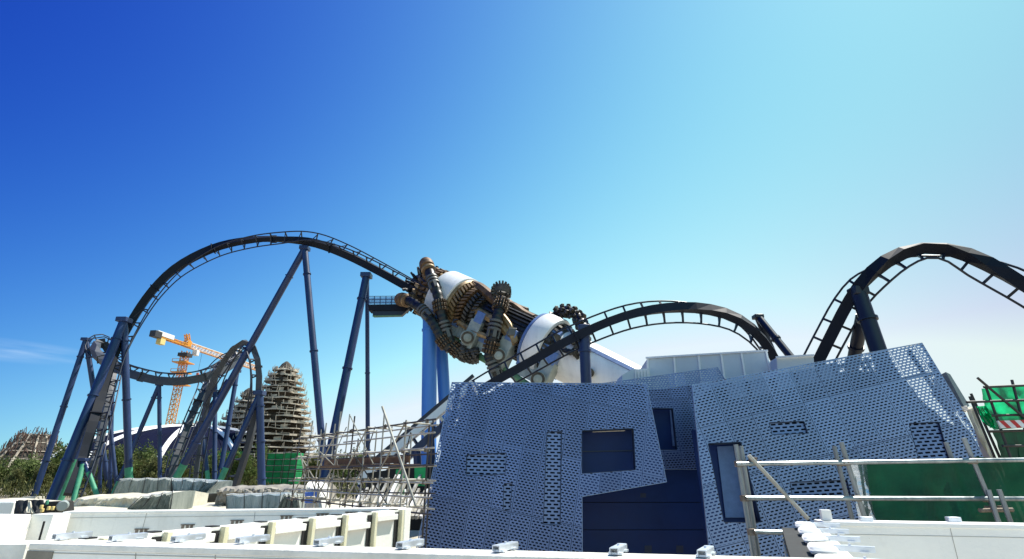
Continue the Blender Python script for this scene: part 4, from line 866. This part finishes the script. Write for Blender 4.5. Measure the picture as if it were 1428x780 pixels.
# ------------------------------------------------------------------ far background
# dome
DC = V((P(264, 650, 215).x, 215, 0)); DR, DH = 46.0, P(262, 596, 170).z * 1.20
dm = thing('domed_hall', 'wide navy dome with white ribs behind the coaster legs', 'building', DC)
def dpt(q, e, k=1.0): return DC + V((DR * math.cos(q) * math.cos(e) * k, DR * math.sin(q) * math.cos(e) * k, DH * math.sin(e) * k))
mb = MB(); nu, nv = 96, 14; vs = [dpt(2 * math.pi * i / nu, R(88) * j / nv) for j in range(nv + 1) for i in range(nu)]
mb.add(vs, [(j * nu + i, j * nu + (i + 1) % nu, (j + 1) * nu + (i + 1) % nu, (j + 1) * nu + i) for j in range(nv) for i in range(nu)] + [tuple(range(nv * nu, nv * nu + nu))]); mb.build('roof', M['dome'], dm)
for k in range(12):
    q = R(18 + 30 * k); MB().path([dpt(q, R(84) * j / 16, 1.008) for j in range(17)], .85, 6).build('rib', M['rib'], dm)
for k in range(36):
    q = R(10 * k + 3); MB().path([dpt(q, R(80) * j / 10, 1.002) for j in range(11)], .16, 4).build('seam', M['dome'], dm)
lt = MB()
for k in range(40):
    q = rnd.uniform(0, 6.28); r_ = rnd.uniform(0, 8.0); c = DC + V((r_ * math.cos(q), r_ * math.sin(q), DH)); lt.box(c + V((0, 0, rnd.uniform(-1, 1.4))), V((rnd.uniform(.4, 1.6), 0, 0)), V((0, rnd.uniform(.4, 1.6), 0)), V((0, 0, rnd.uniform(.1, .5))))
    lt.bar(c, c + V((rnd.uniform(-1.5, 1.5), 0, 2.2)), .15, .15)
lt.build('roof_works', M['deck'], dm, smooth=False)

def tower(label, ax_px, top_y, base_y, prof, Y, tiers, dark, seed):
    rr_ = random.Random(seed); m = MPX(ax_px, 600, Y); xc = P(ax_px, 600, Y).x; z1 = P(ax_px, top_y, Y).z
    t = thing('scaffolded_tower', label, 'tower', (xc, Y, 0), 'rockwork towers under scaffold')
    def rad_(z):
        f = max(0, min(1, (z1 - z) / z1)); 
        for (f0, r0), (f1, r1) in zip(prof, prof[1:]):
            if f <= f1: return (r0 + (r1 - r0) * (f - f0) / (f1 - f0)) * m
        return prof[-1][1] * m
    core = MB(); pr = []; n = 30
    for k in range(41):
        z = z1 * k / 40; pr.append((z, rad_(z) * (.70 + .10 * rr_.random())))
    core.lathe((xc, Y, 0), (0, 0, 1), pr, n)
    for i in range(len(core.v)): 
        p = core.v[i]; s_ = 1 + .22 * noise.noise(p * .35 + V((seed, 0, 0))); core.v[i] = V((xc + (p.x - xc) * s_, Y + (p.y - Y) * s_, p.z))
    core.build('rock_core', M['rock'], t, smooth=False)
    for k in range(tiers):
        z = z1 * (.04 + .93 * k / (tiers - 1)); r = rad_(z) * 1.05 + .6; mb = MB(); N = 26; ph = rr_.random() * 6
        rs_ = [r * rr_.uniform(.95, 1.07) for _ in range(N)]; ds = [rr_.uniform(-.16, .16) for _ in range(N)]; th_ = rr_.uniform(.35, .65)
        for i in range(N):
            q0, q1 = 2 * math.pi * i / N + ph, 2 * math.pi * (i + 1) / N + ph; i2 = (i + 1) % N
            if rr_.random() < .08: continue
            ro, ro2, ri = rs_[i], rs_[i2], r * .6; za, zb = z + ds[i], z + ds[i2]; t_ = th_ * rr_.uniform(.6, 1.3)
            mb.prism([(xc + math.cos(q0) * ri, Y + math.sin(q0) * ri, za + .5), (xc + math.cos(q0) * ro, Y + math.sin(q0) * ro, za), (xc + math.cos(q1) * ro2, Y + math.sin(q1) * ro2, zb), (xc + math.cos(q1) * ri, Y + math.sin(q1) * ri, zb + .5)], (0, 0, t_))
            hh_ = z1 / tiers * rr_.uniform(.5, 1.1)
            q = rr_.uniform(q0, q1); c = V((xc + math.cos(q) * ro, Y + math.sin(q) * ro, za)); mb.bar(c, c + V((rr_.uniform(-.4, .4), 0, hh_)), .13, .13)
            if rr_.random() < .5:
                c = V((xc + math.cos(q0) * ro, Y + math.sin(q0) * ro, za + hh_ * .6)); e = V((xc + math.cos(q1) * ro2, Y + math.sin(q1) * ro2, zb + hh_ * .6)); mb.bar(c, e, .12, .12)
            if rr_.random() < .25:
                q = (q0 + q1) / 2; mb.box(V((xc + math.cos(q) * r * .85, Y + math.sin(q) * r * .85, z + hh_ * .45)), V((math.cos(q), math.sin(q), 0)) * .3, V((-math.sin(q), math.cos(q), .1)) * r * .09, V((0, 0, hh_ * .3)))
        mb.build('scaffold_lift', M['deck'] if not dark else M['rubble'], t, smooth=False)
    cp = MB(); cp.lathe((xc, Y, z1 - 1.5), (0, 0, 1), [(0, 2.8), (1.6, 2.6), (3.2, 1.6), (4.2, .4)], 9); cp.build('rock_tip', M['rock'], t, smooth=False)
    return t
tower('tall pale tiered rock tower wrapped in scaffold boards right of the narrow loop', 386, 514, 655, [(0, 10), (.05, 17), (.2, 26), (.4, 36), (.6, 45), (.8, 55), (1, 62)], 205, 19, False, 3)
tower('smaller darker tiered rock tower seen between the coaster legs', 338, 550, 655, [(0, 5), (.08, 12), (.3, 24), (.6, 36), (1, 48)], 235, 15, True, 5)
# left mountain frame
Y0 = 190; xm = P(42, 640, Y0).x; m0 = MPX(42, 640, Y0); zt0 = P(42, 606, Y0).z
mt_ = thing('scaffolded_mountain', 'squat unfinished mountain of dark rockwork with white ribs at the left edge', 'building', (xm, Y0, 0))
mb = MB(); mb.lathe((xm, Y0, 0), (0, 0, 1), [(0, 62 * m0), (zt0 * .3, 50 * m0), (zt0 * .6, 33 * m0), (zt0 * .9, 20 * m0), (zt0, 15 * m0)], 14); mb.build('rock_core', M['rock'], mt_, smooth=False)
rr2 = random.Random(4)
def mr(z): f = z / zt0; return (62 + (15 - 62) * min(1, f * 1.02)) * m0 * 1.03
for k in range(12):
    q = R(180 + 15 + 30 * k); MB().path([V((xm + math.cos(q) * mr(z), Y0 + math.sin(q) * mr(z), z)) for z in [zt0 * j / 8 for j in range(9)]], .38, 6).build('rib', M['deck'], mt_)
for k in range(6):
    z = zt0 * (.2 + .155 * k); r = mr(z); MB().path([V((xm + math.cos(R(a_)) * r, Y0 + math.sin(R(a_)) * r, z + rr2.uniform(-.2, .2))) for a_ in range(0, 361, 12)], .2, 5).build('hoop', M['deck'], mt_)
sp = MB()
for k in range(520):
    q = rr2.uniform(0, 6.28); z = rr2.uniform(.05, .98) * zt0; r = mr(z) * rr2.uniform(1.0, 1.1); c = V((xm + math.cos(q) * r, Y0 + math.sin(q) * r, z)); sp.bar(c, c + V((rr2.uniform(-.8, .8), rr2.uniform(-.5, .5), rr2.uniform(1, 3.4))), .16, .16)
tag(sp.build('scaffold_pole', M['redpole'], mt_, smooth=False), kind='stuff')

# tower crane
ZJ = 66.0; cj0, cjm, cj1 = PZ(214, 466, ZJ), PZ(261, 482, ZJ), PZ(357, 514.5, ZJ)
jd = (cj1 - cjm).normalized(); js = V((-jd.y, jd.x, 0)); cr = thing('tower_crane', 'orange and white tower crane rising behind the cobra roll', 'crane', (cjm.x, cjm.y, 0))
def lattice(a, b, w, h, bays, m, name, rw=.16, tri=False):
    d = (b - a).normalized(); sidev = V((-d.y, d.x, 0)); 
    if sidev.length < .1: sidev = V((1, 0, 0))
    sidev.normalize(); upv = d.cross(sidev); upv = upv if upv.length else V((0, 0, 1)); mb = MB()
    cs = [sidev * w / 2 - upv * h / 2, -sidev * w / 2 - upv * h / 2, -sidev * w / 2 + upv * h / 2, sidev * w / 2 + upv * h / 2]
    for c in cs: mb.bar(a + c, b + c, rw * 1.5, rw * 1.5)
    for k in range(bays):
        p, q = a.lerp(b, k / bays), a.lerp(b, (k + 1) / bays)
        for i in range(4):
            c0, c1 = cs[i], cs[(i + 1) % 4]; mb.bar(p + c0, q + c1, rw, rw); mb.bar(p + c0, p + c1, rw, rw)
    return mb.build(name, M[m], cr, smooth=False)
lattice(V((cjm.x, cjm.y, 0)), V((cjm.x, cjm.y, ZJ - 3)), 2.7, 2.7, 26, 'crane_y', 'mast', .20)
lattice(cjm + up * .5 - jd * 2, cj1 + up * .5, 1.8, 2.6, 26, 'crane_w', 'jib', .17)
lattice(cjm + up * .4 - jd * 2, cj1 + up * .4, 1.9, 2.2, 13, 'crane_y', 'jib_bracing', .13)
MB().bar(cjm - jd * 2 - up * 1.0, cj1 - up * 1.0, 1.2, .3).build('jib_walkway', M['crane_y'], cr, smooth=False)
lattice(cj0 + jd * 2, cjm, 2.2, 1.2, 8, 'crane_y', 'counter_jib', .25)
MB().box(cj0 + jd * 6.5 + up * 1.0, jd * 5.5, js * 1.4, up * 1.1).build('winch_house', M['crane_w'], cr, bevel=.1)
MB().box(cj0 + jd * 1.5 + up * .2, jd * 2.2, js * 1.5, up * 1.5).build('winch_frame', M['crane_d'], cr, bevel=.1)
MB().box(cj0 + jd * 5.5 - up * 2.2, jd * 1.6, js * 1.2, up * 1.6).build('counterweight', M['yellow'], cr, bevel=.1)
MB().box(cjm + up * .8, jd * 1.5, js * 1.3, up * 1.6).build('slewing_head', M['crane_y'], cr, bevel=.2)
lattice(cjm + up * 2, cjm + up * 5.5 - jd * 2, 1.6, 1.6, 2, 'crane_y', 'apex', .22)
MB().box(cjm + jd * 4 - up * 3 + js * 0 + V((2.4, 0, 0)), V((1.2, 0, 0)), V((0, 1.2, 0)), V((0, 0, 1.4))).build('cab', M['crane_w'], cr, bevel=.15)
MB().box(V((cjm.x, cjm.y, ZJ - 5)), V((2.4, 0, 0)), V((0, 2.4, 0)), V((0, 0, .9))).build('collar_platform', M['crane_d'], cr, bevel=.1)
for zz, w in ((ZJ - 9, 3.6), (ZJ - 14, 3.4), (ZJ - 20, 3.8)):
    mb = MB(); mb.box(V((cjm.x, cjm.y, zz)), V((w, 0, 0)), V((0, w, 0)), V((0, 0, .25)))
    for sx in (-1, 1):
        mb.bar(V((cjm.x + w * sx, cjm.y - w, zz)), V((cjm.x + w * sx, cjm.y - w, zz + 1.6)), .2, .2)
    mb.bar(V((cjm.x - w, cjm.y - w, zz + 1.5)), V((cjm.x + w, cjm.y - w, zz + 1.5)), .18, .18); mb.build('mast_platform', M['crane_y'], cr, smooth=False)
hkp = cjm.lerp(cj1, .19); MB().tube(hkp, hkp - up * 12, .07, n=5).build('hoist_rope', M['crane_d'], cr)
MB().box(hkp - up * 12.6, V((.6, 0, 0)), V((0, .4, 0)), V((0, 0, .8))).build('hook_block', M['crane_r'], cr, bevel=.1)
MB().box(cj1 + up * .5, jd * 1.0, js * 1.0, up * .9).build('jib_tip', M['crane_r'], cr, bevel=.1)

# green netted stacks near the towers
def netstack(label, x0, x1, y0, y1, Y, seed):
    c = P((x0 + x1) / 2, y1, Y); t = thing('netted_scaffold', label, 'scaffold', (c.x, Y, 0)); a_, b_ = P(x0, y0, Y), P(x1, y0, Y); N = 7; h = a_.z
    for k in range(N):
        z0, z1 = h * k / N, h * (k + .93) / N; mb = MB(); w = rnd.uniform(-.12, .12)
        mb.bx(a_.x - .1 + w, b_.x + .1 + w, Y, Y + 3.2, z0, z1); mb.build('net_panel', M['netfar'], t, smooth=False, bevel=.1)
        mb = MB(); mb.bar(V((a_.x - .2, Y - .06, z1)), V((b_.x + .2, Y - .06, z1)), .1, .1); mb.build('ledger', M['oldtube'], t)
    for x in (a_.x, (a_.x + b_.x) / 2, b_.x): MB().tube(V((x, Y - .08, 0)), V((x, Y - .08, h + .8)), .06, n=6).build('upright', M['darktube'], t)
netstack('tall stack of dark green netted panels right of the loop post', 374, 396, 632, 690, 112, 1)
netstack('tall stack of bright green netted panels nearest the pale scaffold', 398, 415, 631, 690, 106, 2)
fence = MB()
p0, p1 = P(296, 630, 150), P(345, 632, 150); fence.bx(p0.x, p1.x, 150, 150.3, 0, p0.z); tag(fence.build('site_hoarding', M['netfar'], origin=(p0.x, 150, 0), smooth=False), 'plain green hoarding at the foot of the smaller tower', 'hoarding')

# trees
def tree_meshes(seed, m):
    r = random.Random(seed); H = 1.0; tk = MB(); cr_ = MB()
    tk.path([V((0, 0, 0)), V((.02, .01, .35)), V((-.02, 0, .65)), V((0, .02, .9))], [.03, .022, .013, .005], 7)
    limbs = []
    for k in range(9):
        z = .18 + .07 * k; q = k * 2.4 + r.random(); l = r.uniform(.2, .38) * (1 - z * .45); e = V((math.cos(q) * l, math.sin(q) * l, z + r.uniform(.12, .3))); tk.path([V((0, 0, z)), V((e.x * .5, e.y * .5, z + .1)), e], [.011, .008, .003], 5); limbs.append((V((0, 0, z)), e))
    for (s_, e) in limbs + [(V((0, 0, .5)), V((0, 0, 1)))]:
        for c_ in range(22):
            b_ = s_.lerp(e, r.uniform(.25, 1.1)) + V((r.gauss(0, .05), r.gauss(0, .05), r.gauss(0, .05)))
            for k in range(18):
                p = b_ + V((r.gauss(0, .036), r.gauss(0, .036), r.gauss(0, .05))); 
                if p.z < .04: continue
                d = V((r.gauss(0, .5), r.gauss(0, .5), r.gauss(.35, .7))).normalized(); sd = d.cross(V((r.random(), r.random(), r.random() + .1))).normalized(); L_ = r.uniform(.028, .06); w = L_ * .34
                cr_.add([p, p + d * L_ * .5 + sd * w, p + d * L_, p + d * L_ * .5 - sd * w], [(0, 1, 2, 3)])
    return tk, cr_
protos = []
for i, mm in enumerate(('leafa', 'leafb', 'leafa', 'leafb')):
    tk, cr_ = tree_meshes(20 + i, mm); t = thing('young_tree', 'x', 'tree', (0, 0, 0)); tk.build('trunk', M['trunk'], t); cr_.build('crown', M[mm], t, smooth=False); protos.append(t)
places = []
xs = [-38, -14, 8, 27, 44, 62, 92, 112, 140, 156, 172, 188, 203, 218, 236, 252, 268, 284, 300, 318, 334, 350, 368, 392, 420, 440, 462, 480, 497, 512]
used = set()
for i, x in enumerate(xs):
    Y = 118 + (i * 37 % 5) * 4.5 if x > 120 else 104 + (i * 37 % 5) * 3.0
    ty = (650, 640, 636, 648, 632, 644, 630, 640)[i % 8] + (6 if 230 < x < 300 else 0) - (8 if 140 < x < 215 else 0) + (8 if x < 80 else 0)
    h = P(x, ty, Y).z; pi = i % 4
    if pi not in used: o = protos[pi]; used.add(pi)
    else:
        o = protos[pi].copy(); C.objects.link(o)
        for ch in protos[pi].children: c = ch.copy(); C.objects.link(c); c.parent = o
    o.location = (P(x, ty, Y).x, Y, 0); o.rotation_euler.z = i * 1.3; s_ = h / 1.0; o.scale = (s_ * 1.15, s_ * 1.15, s_)
    if x < 70: lab = 'young leafy tree in front of the unfinished mountain at the far left'
    elif x < 130: lab = 'young leafy tree between the heavy left supports of the tall arch'
    elif x < 225: lab = 'young leafy tree in front of the left half of the navy dome'
    elif x < 310: lab = 'young leafy tree behind the ladder tracks below the cobra roll'
    elif x > 450: lab = 'young leafy tree seen through the pale scaffold'
    else: lab = 'young leafy tree at the foot of the scaffolded towers'
    tag(o, lab, 'tree', 'young trees behind the coaster')
# undergrowth between them
ug = MB(); r = random.Random(9)
for k in range(14000):
    x = r.uniform(-75, 530); Y = r.uniform(96, 126); b_ = P(x, 690, Y); z = abs(r.gauss(0, 1.1)) ; p = V((b_.x, Y, z)); d = V((r.gauss(0, .4), r.gauss(0, .3), 1)).normalized(); sd = d.cross(V((r.random(), .3, .1))).normalized(); L_ = r.uniform(.35, .95)
    ug.add([p, p + d * L_ * .5 + sd * L_ * .2, p + d * L_, p + d * L_ * .5 - sd * L_ * .2], [(0, 1, 2, 3)])
tag(ug.build('undergrowth', M['leafb'], origin=(-60, 105, 0), smooth=False), 'low green undergrowth between the young trees', 'undergrowth', kind='stuff')

# ------------------------------------------------------------------ covered heaps in the middle distance
def heap(name, label, cat, quad, Y, depth, m, seed, amp=.25, sheet=True):
    """sheeted heap: outline of its front in photograph pixels, pushed back by depth, with hanging folds or lumps"""
    top0, top1, bot1, bot0 = [P(x, y, Y) for x, y in quad]; mb = MB(); nu, nv = 180, 20; vs = []; H_ = (top0 - bot0).length
    for j in range(nv + 1):
        v = j / nv
        for i in range(nu + 1):
            u = i / nu; q = min(1, v / .62)
            if v < .62: p = bot0.lerp(bot1, u).lerp(top0.lerp(top1, u), q)
            else: p = top0.lerp(top1, u) + V((0, depth * (v - .62) / .38, 0 if sheet else .3 * math.sin((v - .62) / .38 * 3.14)))
            if sheet:
                f1 = abs(noise.noise(V((u * 34 + seed, v * .7, seed)))) + .5 * abs(noise.noise(V((u * 90 + seed + v * 3, v * .6, seed + 3))))
                p = p + V((0, -amp * (.4 + f1 * 2.2) * (1.15 - q * .75), -.10 * H_ * abs(math.sin(u * 9.5 + seed)) * max(0, 1 - abs(v - .62) * 5)))
                p.z += amp * .25 * noise.noise(V((u * 14 + seed, v * 4, 9)))
            else:
                n1 = noise.noise(V((u * 9 + seed, v * 2.2, seed))) + .6 * noise.noise(V((u * 27 + seed, v * 5, seed + 3))) + .4 * noise.noise(V((u * 70, v * 14, seed)))
                p = p + V((0, -amp * n1, amp * .5 * noise.noise(V((u * 12 + seed, v * 7, 1.5)))))
            vs.append(p)
    mb.add(vs, [(j * (nu + 1) + i, j * (nu + 1) + i + 1, (j + 1) * (nu + 1) + i + 1, (j + 1) * (nu + 1) + i) for j in range(nv) for i in range(nu)])
    b = len(mb.v); e0, e1 = vs[nv * (nu + 1)], vs[-1]; mb.v += [V((e0.x, e0.y, bot0.z)), V((e1.x, e1.y, bot1.z))]
    mb.f.append((nv * (nu + 1), nv * (nu + 1) + nu, b + 1, b)); mb.f.append(tuple([j * (nu + 1) for j in range(nv + 1)] + [b])); mb.f.append(tuple([j * (nu + 1) + nu for j in range(nv + 1)] + [b + 1]))
    o = mb.build(name, M[m], origin=V((bot0.x, Y, min(bot0.z, 0))), angle=70); tag(o, label, cat)
    if sheet:
        k = 0; n_ = max(3, int((top1 - top0).length / 1.1))
        for k in range(n_ + 1):
            p = top0.lerp(top1, k / n_); q = bot0.lerp(bot1, k / n_); off = V((0, -amp * .9 - .05, 0)); MB().tube(q + off, p + off + V((0, 0, .06)), .025, n=6).build('stake', M['darktube'], o)
        MB().path([top0.lerp(top1, t / 24) + V((0, -amp * .55, .05 - .05 * H_ * abs(math.sin(t / 24 * 9.5 + seed)))) for t in range(25)], .05, 6).build('edge_rope', M['crane_w'], o)
    return o
# an earth bank the heaps stand on
eb_ = MB(); pts = [(-40, 40), (14, 40), (14, 46), (-2, 70), (-70, 74), (-70, 44)]
bank = MB(); nx, ny = 60, 24; vs = []
for j in range(ny + 1):
    for i in range(nx + 1):
        x = -62 + 66 * i / nx; y = 34 + 34 * j / ny; ed = min(1, min(i, nx - i) / 5, min(j, ny - j) / 4); vs.append(V((x, y, -.1 + ed * (1.55 + .35 * noise.noise(V((x * .25, y * .25, 2)))))))
bank.add(vs, [(j * (nx + 1) + i, j * (nx + 1) + i + 1, (j + 1) * (nx + 1) + i + 1, (j + 1) * (nx + 1) + i) for j in range(ny) for i in range(nx)])
tag(bank.build('terrain', M['mat_'], angle=60), kind='structure')
heap('covered_stack', 'long low stack under a pale grey tarpaulin at the foot of the white streaked post', 'covered stack', [(168, 668, ), (240, 667), (240, 694), (157, 693)], 58, 3, 'tarp', 1.3, .12)
heap('covered_stack', 'stack under loose glossy plastic sheeting with a dark open underside', 'covered stack', [(240, 667), (305, 671), (288, 690), (244, 694)], 57.5, 3, 'plastic', 3.4, .16)
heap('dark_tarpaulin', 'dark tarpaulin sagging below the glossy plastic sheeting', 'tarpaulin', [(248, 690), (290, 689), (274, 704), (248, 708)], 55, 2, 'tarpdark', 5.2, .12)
heap('straw_heap', 'flat heap under pale matting in front of the mint feet', 'heap', [(104, 697), (236, 692), (236, 716), (92, 714)], 46, 6, 'mat_', 7.7, .25, False)
heap('straw_heap', 'small crumpled white sheet heap spilling from the tarpaulin corner', 'heap', [(200, 693), (243, 686), (240, 714), (176, 714)], 44, 3, 'tarp', 9.1, .2)
heap('covered_stack', 'boxy stack wrapped in pale plastic left of the scaffold', 'covered stack', [(316, 690), (392, 688), (390, 716), (317, 716)], 42, 3, 'plastic', 2.1, .07)
heap('covered_stack', 'white sheeted corner pile at the foot of the pale scaffold', 'covered stack', [(398, 690), (416, 690), (420, 716), (386, 716)], 40, 2, 'tarp', 6.1, .15)
heap('rubble_bank', 'stony rubble bank behind the plastic wrapped stack', 'rubble', [(305, 684), (450, 680), (450, 705), (300, 705)], 50, 4, 'rubble', 4.6, .35, False)
heap('covered_stack', 'white sheeted pile with a blue patch inside the scaffold', 'covered stack', [(427, 678), (446, 682), (450, 714), (424, 714)], 36, 2, 'crane_w', 8.6, .2, False)
bb_ = MB(); c = P(434, 694, 35.3); bb_.lathe(c, (0, 0, 1), [(-.3, .32), (-.28, .36), (.25, .4), (.3, .42), (.3, .36), (-.2, .3)], 16); tag(bb_.build('blue_bucket', M['blue_bin'], origin=c), 'blue plastic bucket on the white sheeted pile', 'bucket')
bbx = MB()
for k in range(46):
    x = 306 + k * 3.1; c = P(x, 684 + rnd.uniform(-1.5, 4), 49 + rnd.uniform(0, 2)); s_ = rnd.uniform(.15, .4); bbx.lathe(c - V((0, 0, s_)), (rnd.uniform(-.3, .3), rnd.uniform(-.3, .3), 1), [(0, s_ * .7), (s_ * .6, s_), (s_ * 1.3, s_ * .6)], 6)
tag(bbx.build('rubble', M['rubble'], origin=P(380, 690, 50), smooth=False), 'loose stones on top of the rubble bank', 'stones', kind='stuff')
# black sheeting and compressor by the left wall
tag(cloth(None, 'black_sheeting', M['tarpdark'], (P(22, 698, 8.9), P(60, 697, 8.9), P(60, 719, 8.8), P(15, 719, 8.8)), 24, 10, .07, 4.4, origin=P(16, 718, 9.2), fold=3), 'crumpled black sheeting with pale folds beside the white block', 'sheeting')
tag(cloth(None, 'pale_rag', M['sheet'], (P(39, 698, 8.78), P(43, 699, 8.78), P(48, 716, 8.7), P(35, 716, 8.7)), 8, 8, .04, 2.4, origin=P(34, 716, 9.1)), 'pale cloth hanging over the black sheeting', 'cloth')
cp_ = thing('compressor', 'small black compressor with pale yellow blocks and a round grey tank on the left wall', 'machine', P(75, 716, 8.6))
p0 = P(60, 715, 8.6)
mb = MB(); mb.prism([P(61, 700, 8.6), P(82, 699, 8.6), P(83, 716, 8.6), P(58, 718, 8.6)], (0, .3, 0)); mb.build('frame', M['slot'], cp_, smooth=False, bevel=.02)
mb = MB(); c = P(87, 706, 8.6); mb.lathe(c - V((.0, .0, 0)), (-.72, 1, 0), [(0, .02), (.0, .062), (.02, .075), (.25, .075), (.27, .06)], 20); mb.build('tank', M['housing'], cp_)
for x, y in ((58, 707), (68, 709), (74, 709), (59, 712)): MB().box(P(x, y, 8.55), V((.016, 0, 0)), V((0, .02, 0)), V((0, 0, .026))).build('block', M['yellow'], cp_, bevel=.006)
MB().tube(P(66, 698, 8.6), P(66, 704, 8.6), .02, n=8).build('stub_pipe', M['mint'], cp_)
